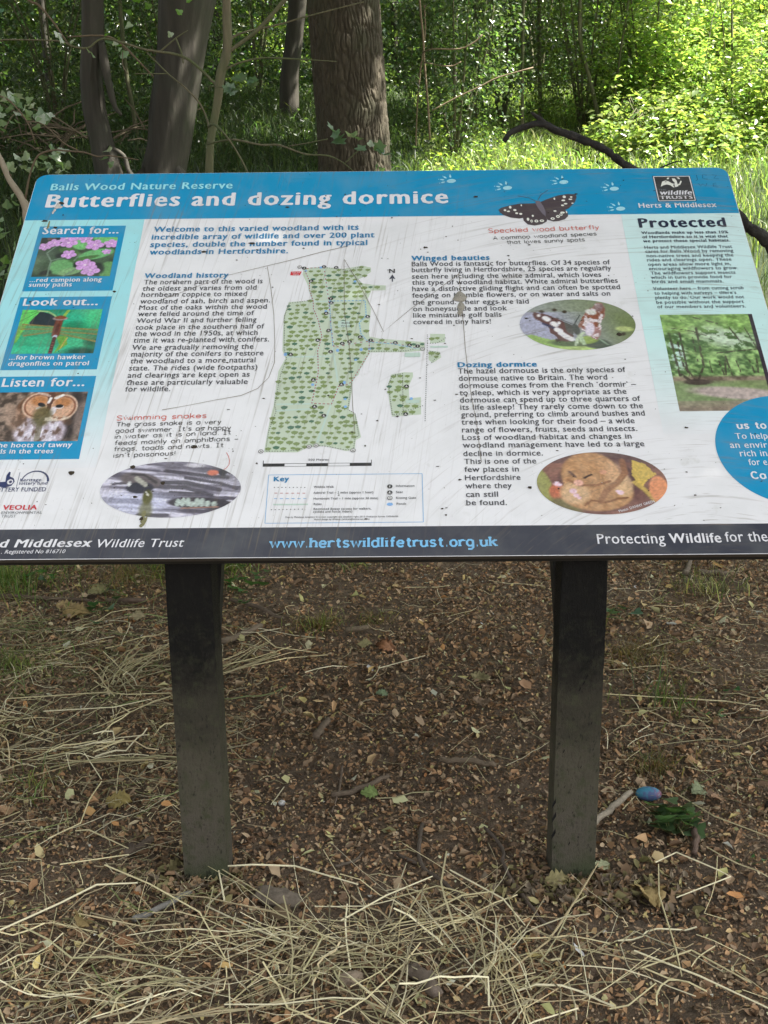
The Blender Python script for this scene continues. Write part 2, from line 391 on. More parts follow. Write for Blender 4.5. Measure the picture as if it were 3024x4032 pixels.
def dots(P, step, r):
    out = []; acc = 0
    for a, b in zip(P, P[1:]):
        a = np.array(a, float); b = np.array(b, float); L_ = np.linalg.norm(b-a); t = (step-acc) % step
        while t < L_: out.append(ell(*(a+(b-a)*t/L_), r, r, 7)); t += step
        acc = (acc+L_) % step
    return out

sheet('header_band', round_rect(-974, 1171, 974, 1378.4, 31, (0, 1, 1, 0)), .3, PM['header'])
sheet('footer_band', round_rect(-974, 1.5, 974, 83.3, 30, (1, 0, 0, 1)), .3, PM['footer'])
def tint(name, u0, u1, v0, v1, ca, cb, z=.3):
    nv = 24; V = []; C = []
    for j in range(nv+1):
        t = j/nv; cc_ = lin(np.array(ca)*(1-t)+np.array(cb)*t)*GAIN
        for u in (u0, u1): V.append((u*MM, (v0+(v1-v0)*t)*MM, z*MM)); C.append(np.clip(cc_, 0, .9))
    F = np.array([(2*j, 2*j+1, 2*j+3, 2*j+2) for j in range(nv)])
    return mesh(name, V, F, M_attr, np.array(C), panel)
tint('tinted_column', -974, -646, 690, 1170.6, (160, 218, 226), (158, 220, 228)); tint('tinted_column', -974, -646, 262, 689.8, (224, 226, 231), (160, 218, 226))
tint('tinted_column', 653, 974, 700, 1170.6, (196, 232, 240), (204, 230, 238)); tint('tinted_column', 653, 974, 350, 699.8, (225, 227, 231), (196, 232, 240))
sheet('blue_box', round_rect(-927, 875, -693, 1143), .6, PM['header'])
sheet('blue_box', round_rect(-927, 583, -691, 852), .6, PM['header'])
sheet('blue_box', round_rect(-927, 289, -689, 560), .6, PM['header'])
# round call-out, cut off by the board's right edge
P = [p for p in ell(936, 302, 170, 170, 96) if p[0] < 973.5]
k = max(range(len(P)), key=lambda i: math.dist(P[i], P[(i+1) % len(P)])); P = P[k+1:]+P[:k+1]
sheet('round_callout', P, .6, PM['header'])
# logo of the trusts: badger head over lettering
sheet('badger_logo', [(761, 1225), (867, 1225), (867, 1342), (761, 1342)], .6, PM['charcoal'])
multi('logo_border', ribbon([(764, 1228), (864, 1228)], 2.6)+ribbon([(764, 1339), (864, 1339)], 2.6)+ribbon([(764, 1228), (764, 1339)], 2.6)+ribbon([(864, 1228), (864, 1339)], 2.6), .8, PM['white'])
multi('badger_head', [[(778, 1292), (785, 1315), (795, 1320), (803, 1316), (811, 1307), (816, 1305), (813, 1294), (817, 1290), (813, 1287), (805, 1298), (796, 1302), (786, 1298)],
    [(814, 1330), (822, 1329), (826, 1319), (826, 1303), (828, 1297), (827, 1293), (818, 1289), (817, 1300), (819, 1310), (815, 1319)],
    [(837, 1319), (840, 1316), (833, 1299), (829, 1297), (826, 1303), (831, 1305)], [(799, 1326), (802, 1333), (808, 1333), (804, 1326)], [(827, 1333), (833, 1335), (837, 1328), (834, 1325)]], .8, PM['pale'])
# speckled wood butterfly drawing
multi('butterfly_wings', [[(424, 1223), (383, 1222), (352, 1214), (329, 1204), (321, 1195), (325, 1183), (334, 1172), (352, 1161), (375, 1156), (386, 1159), (387, 1146), (397, 1130), (415, 1125), (436, 1131), (449, 1142), (451, 1152), (448, 1164), (435, 1193)],
    [(438, 1228), (460, 1242), (489, 1257), (515, 1263), (538, 1262), (540, 1248), (533, 1226), (514, 1199), (503, 1192), (509, 1182), (509, 1165), (499, 1151), (482, 1144), (467, 1142), (452, 1149), (448, 1164)]]
    + ribbon([(433, 1239), (444, 1263), (463, 1281)], 1.6)+ribbon([(425, 1234), (407, 1248), (378, 1257)], 1.6), .7, PM['wing'])
sheet('butterfly_body', [(425, 1233), (437, 1233), (445, 1208), (449, 1186), (448, 1164), (440, 1176), (430, 1201), (425, 1221)], .95, PM['bodygrey'])
SPT = [(354, 1206, 4, 7), (339, 1193, 4, 5), (348, 1188, 5, 4), (366, 1193, 5, 5), (370, 1179, 4.5, 4.5), (381, 1176, 5, 5), (385, 1214, 2, 5), (413, 1167, 3.5, 5), (399, 1152, 4, 8), (408, 1144, 4, 7), (421, 1144, 6, 7), (436, 1145, 7, 6), (478, 1242, 2.5, 6), (506, 1250, 5, 7), (502, 1234, 6, 4.5), (507, 1219, 5.5, 4), (498, 1212, 5, 4), (525, 1249, 4, 4), (522, 1239, 6, 3.5), (475, 1187, 5, 4), (495, 1180, 7, 5), (490, 1171, 5, 6), (481, 1163, 6, 7), (466, 1154, 6.5, 6), (526, 1221, 3.5, 3), (506, 1182, 2, 6)]
multi('wing_spots', [ell(a, b, c*.9, d*.9, 10) for a, b, c, d in SPT], .95, PM['pale'])
multi('wing_eyespots', [ell(a, b, 2.2, 2.2, 7) for a, b in ((408, 1144), (421, 1144), (436, 1145), (490, 1171), (481, 1163), (466, 1154), (346, 1192), (523, 1243))], 1.1, PM['iconblack'])
pw = []
for (x, y, a) in ((192, 1333, .5), (347, 1298, .4), (506, 1322, .5), (643, 1289, .5), (650, 1199, .3)):
    pw.append(ell(x+5, y-4, 13, 9, 14, .2))
    for k in range(4):
        t = R(205-k*38); pw.append(ell(x+3+24*math.cos(t), y-2+19*math.sin(t), 6.5, 3.0, 9, t))
        pw.append(ell(x+3+34*math.cos(t), y-2+27*math.sin(t), 1.8, 1.6, 6))
multi('paw_prints', pw, .6, PM['paw'])
# ---- map
WOOD = [(-202,956),(-149,961),(-99,952),(-48,965),(-26,956),(-26,939),(-44,920),(-60,909),(-46,893),(-19,887),(13,884),(12,866),(-24,865),(-34,831),(-25,794),(-30,711),(-28,691),(-1,683),(108,669),(108,639),(64,634),(-28,634),(-44,598),(-54,555),(-67,543),(-69,498),(-75,439),(-59,425),(-45,350),(-57,341),(-59,311),(-79,307),(-130,323),(-168,319),(-189,304),(-267,305),(-259,410),(-253,455),(-248,571),(-233,615),(-242,644),(-245,771),(-235,823),(-184,828),(-175,833),(-190,892),(-204,931)]
WOOD2 = [(26,556),(56,563),(78,562),(78,548),(67,515),(68,474),(96,478),(95,421),(27,415),(21,460),(16,516)]
W3 = [(123,699),(160,698),(159,668),(122,664)]; W4 = [(118,639),(145,634),(148,614),(127,595),(117,605)]
def inside(p, P):
    x, y = p; c_ = False; j = len(P)-1
    for i in range(len(P)):
        if (P[i][1] > y) != (P[j][1] > y) and x < (P[j][0]-P[i][0])*(y-P[i][1])/(P[j][1]-P[i][1]+1e-9)+P[i][0]: c_ = not c_
        j = i
    return c_
for P in (WOOD, WOOD2, W3, W4): sheet('map_woodland', P, .4, PM['mapgreen'])
rides = [[(-230,620),(-117,622)],[(-118,652),(-103,532)],[(-247,437),(-166,442)],[(-247,458),(-163,459)],[(-118,453),(-146,334)],[(-173,825),(-131,824)]]
RED1 = [(-149,959),(-185,956),(-201,953),(-185,903),(-184,871),(-173,828),(-171,796),(-159,759),(-146,693),(-155,643),(-151,565),(-156,518),(-163,460),(-116,457),(-100,517),(-83,520),(-70,531),(-54,569),(-29,631),(-28,676)]
RED2 = [(-149,959),(-133,827),(-125,733),(-115,652),(-76,664),(-28,674),(37,665),(98,644)]
BL1 = [(-131,825),(-125,733),(-118,657)]; BL2 = [(-131,825),(-40,826),(-38,794),(-37,768),(-54,742),(-49,701),(-31,671),(30,663),(91,645)]
rp = []
for l in rides: rp += ribbon(l, 5)
for l in (RED1, RED2, BL2): rp += ribbon(l, 5)
multi('map_rides', rp, .6, PM['ride'])
Rm = random.Random(5); t1, t2, tr = [], [], []
def tree_icon(x, y, s, big):
    L_ = t2 if big else t1
    L_.append([(x+s*(1.15 if k % 2 else .95)*math.cos(2*math.pi*k/11)*(1.1), y+s*.72*(1.12 if k % 2 else .92)*math.sin(2*math.pi*k/11)) for k in range(11)])
    tr.append([(x-s*.12, y-s*.6), (x+s*.12, y-s*.6), (x+s*.16, y-s*1.15), (x-s*.16, y-s*1.15)])
def near_path(x, y):
    for l in (RED1, RED2, BL2, *rides):
        for a, b in zip(l, l[1:]):
            a = np.array(a, float); d = np.array(b, float)-a; t = np.clip(((x-a[0])*d[0]+(y-a[1])*d[1])/(d@d), 0, 1)
            if np.hypot(*(a+d*t-(x, y))) < 6.5: return True
    return False
for P in (WOOD, WOOD2, W3, W4):
    v = 300
    while v < 970:
        u = -268 + Rm.uniform(0, 12)
        while u < 165:
            x, y = u+Rm.uniform(-3, 3), v+Rm.uniform(-4, 4)
            if all(inside(q, P) for q in ((x-4, y-4), (x+4, y+4))) and not near_path(x, y):
                tree_icon(x, y, Rm.uniform(4.6, 7.6), Rm.random() < .17)
            u += Rm.uniform(15, 21)
        v += 16.5
multi('map_trees', t1, .8, PM['olive']); multi('map_trees', t2, .8, PM['treegreen']); multi('map_tree_trunks', tr, .7, PM['olive'])
dl = []
for l, st_ in (([(-182,828),(-233,818),(-243,771),(-238,649),(-230,615),(-242,557),(-251,455),(-246,436),(-260,370),(-263,308),(-224,307),(-190,310),(-168,321),(-147,325),(-117,320),(-85,311),(-62,309),(-59,346),(-50,354),(-60,425),(-77,439),(-70,531)], 6.2),
               ([(-202,956),(-207,953)], 3), ([(-146,957),(-113,953),(-80,943),(-58,907),(-38,863),(-38,831)], 6), ([(-80,943),(-66,955),(-46,958)], 6),
               ([(-28,637),(30,637),(64,638),(81,644)], 6), ([(53,558),(53,497),(53,433),(74,437),(102,450)], 6), ([(53,558),(29,551),(19,521),(23,470),(28,420),(58,424)], 6),
               ([(116,694),(114,639),(110,543),(104,399)], 6.4), ([(116,664),(139,664),(160,683)], 6.4), ([(115,637),(145,629),(124,595)], 6.4), ([(-237,198),(-163,197)], 8.5), ([(-240,133),(-164,134)], 8.5)):
    dl += dots(l, st_, 1.35)
multi('map_dotted_paths', dl, 1.0, PM['mapdot'])
multi('map_red_trail', dashes(RED1, 6, 4, 2)+dashes(RED2, 6, 9, 2)+dashes([(-236, 181), (-156, 180)], 6.5, 6, 1.5), 1.0, PM['mapred'])
multi('map_blue_trail', dashes(BL1, 5, 4, 2)+dashes(BL2, 5, 4.5, 2)+dashes([(-236, 165), (-156, 164)], 7, 6, 1.5), 1.1, PM['mapblue'])
multi('map_ponds', [ell(x, y, 4, 3+(i % 3)*1.5, 8) for i, (x, y) in enumerate([(-139,787),(-67,901),(-234,629),(-61,607),(-163,523),(-87,529),(-84,473),(-83,448),(-106,642),(-28,646),(73,473),(-48,644),(-196,945),(-157,958)])]+[ell(21, 146, 7, 4.5, 12)], 1.0, PM['pond'])
seat = [(-149,961),(-117,957),(-181,904),(-126,818),(-138,778),(-33,764),(-130,714),(-156,679),(-123,637),(-95,666),(-77,672),(-51,689),(36,667),(71,658),(-221,628),(-162,539),(-94,522),(-156,449),(-133,419),(62,514),(59,422)]
info = [(-201,956),(-128,834),(-25,677),(91,654)]; gate = [(-213,961),(103,644),(-274,307),(-164,321),(-148,324),(-63,308)]
S1, I1, G1 = seat+[(21, 180)], info+[(21, 198)], gate+[(21, 164)]
multi('map_symbols', [ell(x, y, 6, 6, 14) for x, y in S1+I1+G1], 1.25, PM['iconblack'])
wm = []
for x, y in S1: wm += [[(x-3, y-2.8), (x+3.4, y-2.8), (x+3.4, y-1.2), (x-3, y-1.2)], [(x-1.6, y-1.1), (x+.2, y-1.1), (x+.8, y+3), (x-.8, y+3)]]
for x, y in I1: wm += [[(x-.9, y-3.4), (x+.9, y-3.4), (x+1.1, y+1.4), (x-.7, y+1.4)], ell(x+.4, y+3, 1, 1, 6)]
for x, y in G1: wm += [ell(x, y, 4.7, 4.3, 12)]
multi('symbol_marks', wm, 1.45, PM['label_white'])
multi('gate_marks', [[(x-2.6, y-1.6), (x+2.6, y-1.6), (x+2.6, y+.2), (x-2.6, y+.2)] for x, y in G1]+[[(x-2.6, y+.6), (x+.6, y+1.8), (x+.6, y+2.4), (x-2.6, y+1.4)] for x, y in G1], 1.65, PM['iconblack'])
sheet('map_red_label', [(-236,928),(-211,928),(-207,943),(-235,943)], .9, PM['labelred'])
multi('map_name_plates', [[(-107, 725), (-78, 725), (-78, 749), (-107, 749)], [(59, 616), (97, 616), (97, 631), (59, 631)], [(60, 458), (92, 458), (92, 468), (60, 468)], [(122, 648), (165, 648), (165, 654), (122, 654)]], 1.3, PM['ride'])
multi('scale_bar', [[(-267+49.4*i, 261), (-267+49.4*(i+1), 261), (-267+49.4*(i+1), 269), (-267+49.4*i, 269)] for i in (0, 2, 4)]+ribbon([(-267, 261), (-20, 261)], 1)+ribbon([(-267, 269.5), (-20, 269.5)], 1)+ribbon([(-266.5, 269), (-266.5, 279)], 1.6)+ribbon([(-20.5, 269), (-20.5, 279)], 1.6), .6, PM['iconblack'])
multi('north_arrow', [[(30, 928), (21, 908), (30, 913), (38, 908)], [(28.5, 899), (31.5, 899), (31.5, 912), (28.5, 912)]], .6, PM['navy'])
multi('key_frame', ribbon([(-252, 95), (94, 95)], 1.2)+ribbon([(-252, 235.5), (94, 235.5)], 1.2)+ribbon([(-252, 95), (-252, 235.5)], 1.2)+ribbon([(94, 95), (94, 235.5)], 1.2), .6, PM['mapblue'])
multi('ride_symbol', ribbon([(-237, 148), (-160, 148)], 4), .6, PM['ride'])
# ---- funders' logos
arc = [(-779+30*math.cos(R(a)), 222+31*math.sin(R(a))) for a in range(0, 181, 12)]
multi('arch_logo', ribbon(arc, [5-3*i/15 for i in range(16)]), .6, PM['ink'])
multi('crossed_fingers_logo', [[(-868, 232), (-856, 221), (-845, 222), (-846, 240), (-842, 252), (-838, 250), (-838, 238), (-828, 232), (-824, 222), (-829, 210), (-842, 204), (-858, 208), (-866, 218)]]+ribbon([(-817, 206), (-817, 250)], 1), .6, PM['ink'])
multi('logo_eye', [ell(-834, 221, 7, 8, 12)], .8, PM['white']); multi('logo_pupil', [ell(-833, 221, 3.5, 4, 10)], 1.0, PM['ink'])
multi('pointer_arc', ribbon([(-353, 305), (-347, 293), (-344, 280), (-344, 268), (-349, 258), (-357, 250)], 1.5), .6, PM['red'])

# ---- lettering: stroke alphabet for the slab and handwritten lines
GL = {'a': (5, '4.2,4 3,5 1.2,5 0,3.6 0,1.4 1.2,0 3,0 4.2,1.4|4.2,5 4.2,0'), 'b': (5, '0,7.6 0,0|0,1.4 1.2,0 3,0 4.2,1.4 4.2,3.6 3,5 1.2,5 0,3.6'),
 'c': (4.6, '4,4.2 3,5 1.2,5 0,3.6 0,1.4 1.2,0 3,0 4,.8'), 'd': (5, '4.2,7.6 4.2,0|4.2,1.4 3,0 1.2,0 0,1.4 0,3.6 1.2,5 3,5 4.2,3.6'),
 'e': (4.9, '0,2.6 4.2,2.6 4.2,3.6 3,5 1.2,5 0,3.6 0,1.4 1.2,0 3,0 4.1,.9'), 'f': (3.6, '3.4,7.2 2.6,7.6 1.6,7 1.4,6 1.4,0|.1,4.8 3,4.8'),
 'g': (5, '4.2,4 3,5 1.2,5 0,3.6 0,1.6 1.2,.2 3,.2 4.2,1.4|4.2,5 4.2,-1.2 3,-2.5 .6,-2.4'), 'h': (5, '0,7.6 0,0|0,3.4 1.3,5 3,5 4,4 4,0'),
 'i': (1.6, '.5,5 .5,0|.4,7 .6,6.6'), 'k': (4.8, '0,7.6 0,0|3.8,5 0,2.2|1.4,3.2 4.1,0'), 'l': (1.6, '.5,7.6 .5,0'),
 'm': (7.6, '0,5 0,0|0,3.5 1,5 2.4,5 3.3,4 3.3,0|3.3,3.5 4.4,5 5.8,5 6.6,4 6.6,0'), 'n': (5, '0,5 0,0|0,3.4 1.3,5 3,5 4,4 4,0'),
 'o': (5, '1.2,5 3,5 4.2,3.6 4.2,1.4 3,0 1.2,0 0,1.4 0,3.6 1.2,5'), 'p': (5, '0,5 0,-2.6|0,1.4 1.2,0 3,0 4.2,1.4 4.2,3.6 3,5 1.2,5 0,3.6'),
 'r': (3.6, '0,5 0,0|0,3 1.2,4.8 3,4.9'), 's': (4.3, '3.6,4.3 2.6,5 1,5 .1,4 .8,2.9 2.8,2.3 3.7,1.3 2.8,.1 1,0 0,.7'),
 't': (3.6, '1.4,7 1.4,1 2.2,0 3.3,.3|0,5 3.1,5'), 'u': (5, '0,5 0,1.2 1,0 2.8,0 4,1.6|4,5 4,0'), 'v': (4.6, '0,5 2,0 4,5'),
 'w': (6.8, '0,5 1.6,0 3.1,4.6 4.6,0 6.2,5'), 'y': (4.7, '0,5 2,0.3|4,5 1.3,-1.8 0,-2.5'), 'x': (4.4, '0,5 3.8,0|3.8,5 0,0'), 'z': (4.4, '0,5 3.8,5 0,0 3.8,0'),
 'T': (5.8, '0,7.4 5.4,7.4|2.7,7.4 2.7,0'), 'A': (6, '0,0 2.6,7.4 5.2,0|1,2.6 4.2,2.6'), 'I': (4.2, '0,7.4 3.4,7.4|1.7,7.4 1.7,0|0,0 3.4,0'),
 'S': (5.6, '4.6,6.4 3.4,7.4 1.4,7.4 .2,6.2 1,4.4 3.6,3.4 4.8,2 3.6,.2 1.4,0 0,1'), 'C': (6.4, '5.2,6.3 3.8,7.4 2,7.4 .4,5.8 .2,3 1.2,.8 3,0 4.6,.4 5.4,1.4'),
 '.': (1.8, '.3,.3 .9,.3'), ',': (2, '.9,.6 .3,-1'), '-': (4, '0,2.6 3,2.6'), '–': (5.4, '0,2.6 4.4,2.6'), '!': (2, '.5,7.4 .5,2|.4,.4 .7,.1'), '’': (1.8, '.8,7.6 .5,6'), ' ': (3.2, '')}
def stroke_text(s, w, serif, wob, rnd):
    x = 0; Q = []
    for ch in s:
        adv, d = GL.get(ch, GL['o']); oy = rnd.uniform(-wob, wob); sc = 1+rnd.uniform(-wob, wob)*.25
        for pl in [p for p in d.split('|') if p]:
            P = [(x+float(a)+rnd.uniform(-wob, wob)*.25, (float(b)*sc+oy)) for a, b in (q.split(',') for q in pl.split())]
            Q.append((P, w))
            if serif and (ch in 'whnrtildfukp' or ch == 'm'):
                for (px, py) in (P[0], P[-1]):
                    if min(abs(py), abs(py-5), abs(py-7.6)) < .25 and not (ch in 'tf' and py > 1): Q.append(([(px-1.15, min(py, 7.2)+(.35 if py < 1 else -.35)), (px+1.15, min(py, 7.2)+(.35 if py < 1 else -.35))], w*.62))
        x += adv+(1.5 if serif else 1.1)
    return Q, x-1.2
FONTCACHE = {}
def font_mesh(s, sp=1.0):
    c_ = bpy.data.curves.new('lettering', 'FONT'); c_.body = s; c_.resolution_u = 2; c_.size = 1; c_.space_character = sp
    o = bpy.data.objects.new('lettering', c_); COL.objects.link(o)
    dg = bpy.context.evaluated_depsgraph_get(); me = bpy.data.meshes.new_from_object(o.evaluated_get(dg))
    V = np.array([v.co for v in me.vertices]); F = [tuple(p.vertices) for p in me.polygons]
    bpy.data.objects.remove(o); bpy.data.curves.remove(c_); bpy.data.meshes.remove(me); return V, F
TEXT = """Balls Wood Nature Reserve|-926|1304|-417|1304|28.5|b cyan
Butterflies and dozing dormice|-926|1227|183|1227|53.0|h white
Herts & Middlesex|706|1197|917|1197|19.2|b white
Protected|697|1111|928|1111|36.5|h navy
Woodlands make up less than 10%|698|1083|929|1083|10.5|b navy
of Hertfordshire so it is vital that|698|1065|925|1065|10.5|b navy
we protect these special habitats.|698|1048|928|1048|10.4|b navy
Herts and Middlesex Wildlife Trust|698|1021|929|1021|11.1|r navy
cares for Balls Wood by removing|698|1004|929|1004|11.0|r navy
non-native trees and keeping the|699|986|926|986|10.9|r navy
rides and clearings open. These|698|969|918|969|10.8|r navy
open areas allow more light in,|698|951|913|951|10.8|r navy
encouraging wildflowers to grow.|698|934|929|934|10.7|r navy
The wildflowers support insects|700|916|919|916|10.6|r navy
which in turn provide food for|698|899|907|899|10.6|r navy
birds and small mammals.|699|882|882|882|10.5|r navy
Volunteer here – from cutting scrub|698|855|929|855|10.4|r navy
to helping with surveys – there’s|699|837|907|837|10.3|r navy
plenty to do. Our work would not|699|820|924|820|10.2|r navy
be possible without the support|699|802|920|802|10.2|r navy
of our members and volunteers.|699|785|922|785|10.1|r navy
Welcome to this varied woodland with its|-614|1114|-61|1114|20.6|b blue
incredible array of wildlife and over 200 plant|-616|1081|-18|1081|20.3|b blue
species, double the number found in typical|-616|1049|-37|1049|20.1|b blue
woodlands in Hertfordshire.|-614|1018|-247|1018|19.8|b blue
Woodland history|-616|922|-398|922|17.9|h blue
The northern part of the wood is|-615|897|-307|897|16.5|r dark
the oldest and varies from old|-615|872|-321|872|16.3|r dark
hornbeam coppice to mixed|-615|848|-344|848|16.2|r dark
woodland of ash, birch and aspen.|-615|822|-283|822|16.0|r dark
Most of the oaks within the wood|-615|798|-290|798|15.8|r dark
were felled around the time of|-615|774|-321|774|15.7|r dark
World War II and further felling|-615|749|-313|749|15.5|r dark
took place in the southern half of|-615|724|-292|724|15.4|r dark
the wood in the 1950s, at which|-614|700|-307|700|16.4|r dark
time it was re-planted with conifers.|-614|676|-277|676|16.2|r dark
We are gradually removing the|-614|650|-314|650|16.0|r dark
majority of the conifers to restore|-613|626|-288|626|15.9|r dark
the woodland to a more natural|-612|602|-306|602|15.7|r dark
state. The rides (wide footpaths)|-612|577|-300|577|15.6|r dark
and clearings are kept open as|-612|552|-317|552|15.4|r dark
these are particularly valuable|-612|527|-320|527|15.2|r dark
for wildlife.|-612|505|-504|505|15.1|r dark
Swimming snakes|-619|410|-408|416|16.5|w red
The grass snake is a very|-617|390|-372|396|14.8|w black
good swimmer. It’s as happy|-616|370|-348|377|14.7|w black
in water as it is on land. It|-616|351|-347|362|14.6|w black
feeds mainly on amphibians –|-613|331|-327|342|14.5|w black
frogs, toads and newts. It|-612|312|-361|322|14.3|w black
isn’t poisonous!|-611|292|-468|298|14.2|w black
Search for...|-915|1109|-710|1109|27.9|b white
...red campion along|-914|911|-727|911|14.7|b white
sunny paths|-913|892|-802|892|14.6|b white
Look out...|-914|818|-724|818|25.5|b white
...for brown hawker|-912|619|-726|619|14.7|b white
dragonflies on patrol|-911|597|-714|597|14.6|b white
Listen for...|-912|525|-714|525|26.3|b white
...the hoots of tawny|-906|326|-712|326|13.5|b white
owls in the trees|-900|307|-752|307|13.4|b white
heritage|-812|222|-764|222|7.8|r ink
lottery fund|-812|212|-749|212|7.8|r ink
LOTTERY FUNDED|-869|192|-749|192|10.9|r ink
VEOLIA|-835|139|-760|139|12.4|b vred
ENVIRONMENTAL|-836|127|-746|127|6.6|r grey
TRUST|-834|117|-802|117|6.6|r grey
Winged beauties|81|982|285|982|18.1|h blue
Balls Wood is fantastic for butterflies. Of 34 species of|81|959|600|959|16.8|r dark
butterfly living in Hertfordshire, 25 species are regularly|81|935|600|935|16.6|r dark
seen here including the white admiral, which loves|81|909|571|909|16.5|r dark
this type of woodland habitat. White admiral butterflies|81|885|611|885|16.3|r dark
have a distinctive gliding flight and can often be spotted|81|860|614|860|16.2|r dark
feeding on bramble flowers, or on water and salts on|81|835|586|835|16.0|r dark
the ground. Their eggs are laid|81|808|376|808|15.8|r dark
on honeysuckle and look|82|783|319|783|15.7|r dark
like miniature golf balls|82|759|304|759|15.5|r dark
covered in tiny hairs!|82|734|276|734|15.4|r dark
Speckled wood butterfly|290|1095|588|1106|19.2|w red
A common woodland species|301|1066|578|1080|16.0|w black
that loves sunny spots|336|1047|544|1056|15.9|w black
Dozing dormice|188|578|378|578|15.7|h blue
The hazel dormouse is the only species of|187|556|591|556|16.2|r dark
dormouse native to Britain. The word|188|531|544|531|16.0|r dark
dormouse comes from the French ‘dormir’ –|188|506|610|506|15.9|r dark
to sleep, which is very appropriate as the|188|482|584|482|15.7|r dark
dormouse can spend up to three quarters of|188|458|614|458|15.5|r dark
its life asleep! They rarely come down to the|188|434|617|434|15.4|r dark
ground, preferring to climb around bushes and|189|410|618|410|15.2|r dark
trees when looking for their food – a wide|189|386|591|386|15.1|r dark
range of flowers, fruits, seeds and insects.|189|361|594|361|14.9|r dark
Loss of woodland habitat and changes in|189|337|578|337|14.7|r dark
woodland management have led to a large|189|313|604|313|14.6|r dark
decline in dormice.|189|287|370|287|14.4|r dark
This is one of the|190|263|353|263|14.3|r dark
few places in|190|239|312|239|14.1|r dark
Hertfordshire|190|214|314|214|14.0|r dark
where they|190|190|293|190|13.8|r dark
can still|190|165|261|165|13.7|r dark
be found.|190|141|279|141|13.5|r dark
Photo: DANNY GREEN|524|117|605|145|6.4|r white
N|22|933|36|933|15.0|b black
500 Metres|-164|277|-118|277|5.5|r dark
Key|-239|216|-206|216|12.4|h blue
Wildlife Walk|-149|195|-104|195|5.7|r dark
Admiral Trail – 2 miles (approx 1 hour)|-149|178|-16|178|5.7|r dark
Hornbeam Trail – 1 mile (approx 30 mins)|-148|161|-5|161|5.6|r dark
Rides|-147|145|-130|145|5.6|r dark
Restricted Byway (access for walkers,|-147|131|-20|131|5.5|r dark
cyclists and horse riders)|-148|123|-62|123|5.5|r dark
Information|35|196|76|196|5.7|r dark
Seat|35|178|50|178|5.7|r dark
Kissing Gate|35|161|79|161|5.6|r dark
Ponds|36|144|57|144|5.6|r dark
Map by Mindsyes Graphics © Crown copyright and database right 2012 Ordnance Survey 100046490|-208|109|39|109|3.9|r dark
Board design by Wildcat (wildcat@btinternet.com)|-144|102|-24|102|3.9|r dark
Balls|-98|738|-77|738|6.2|b dark
Wood|-100|727|-74|727|6.1|b dark
Herts and Middlesex|-967|33|-626|33|20.3|bi white
Wildlife Trust|-615|31|-426|31|20.2|ri white
. Registered No 816710|-815|16|-678|16|9.2|ri white
www.hertswildlifetrust.org.uk|-236|27|252|27|25.1|s sky
Protecting|467|30|612|30|24.2|r white
Wildlife|622|31|732|31|24.2|b white
for the|742|33|832|33|24.2|r white
us to|827|366|894|366|20.3|s white
To help|816|333|890|333|16.5|r white
an envir|799|305|884|305|16.3|r white
rich in|817|279|878|279|17.2|r white
for e|832|252|873|252|17.0|r white
Ca|831|212|864|212|20.1|s white
You Are|-232|936.5|-211|936.5|3.6|b white
Here|-228|930|-214|930|3.6|b white
Entrance to|60|625|95|625|3.6|r dark
THE|769|1273|791|1273|6.5|r grey
wildlife|770|1254|858|1254|18|bi white
TRUSTS|769|1235|858|1235|13|b white"""
BL = {}
XH = float(font_mesh('x')[0][:, 1].max())
def add_block(key, V, F):
    B = BL.setdefault(key, ([], [], [0])); B[1].extend([tuple(i+B[2][0] for i in f) for f in F]); B[0].extend(V); B[2][0] += len(V)
COPY = {'r': [(-.011, 0), (.011, 0)], 'b': [(-.034, 0), (-.01, .008), (.01, -.008), (.034, 0)], 'h': [(-.045, 0), (-.018, .014), (0, -.014), (.018, .014), (.045, 0)]}
names = {'h': 'heading_text', 'b': 'bold_text', 'r': 'body_text', 'w': 'handwritten_text', 's': 'slab_text'}
rt = random.Random(3); prev = None; blk = 0
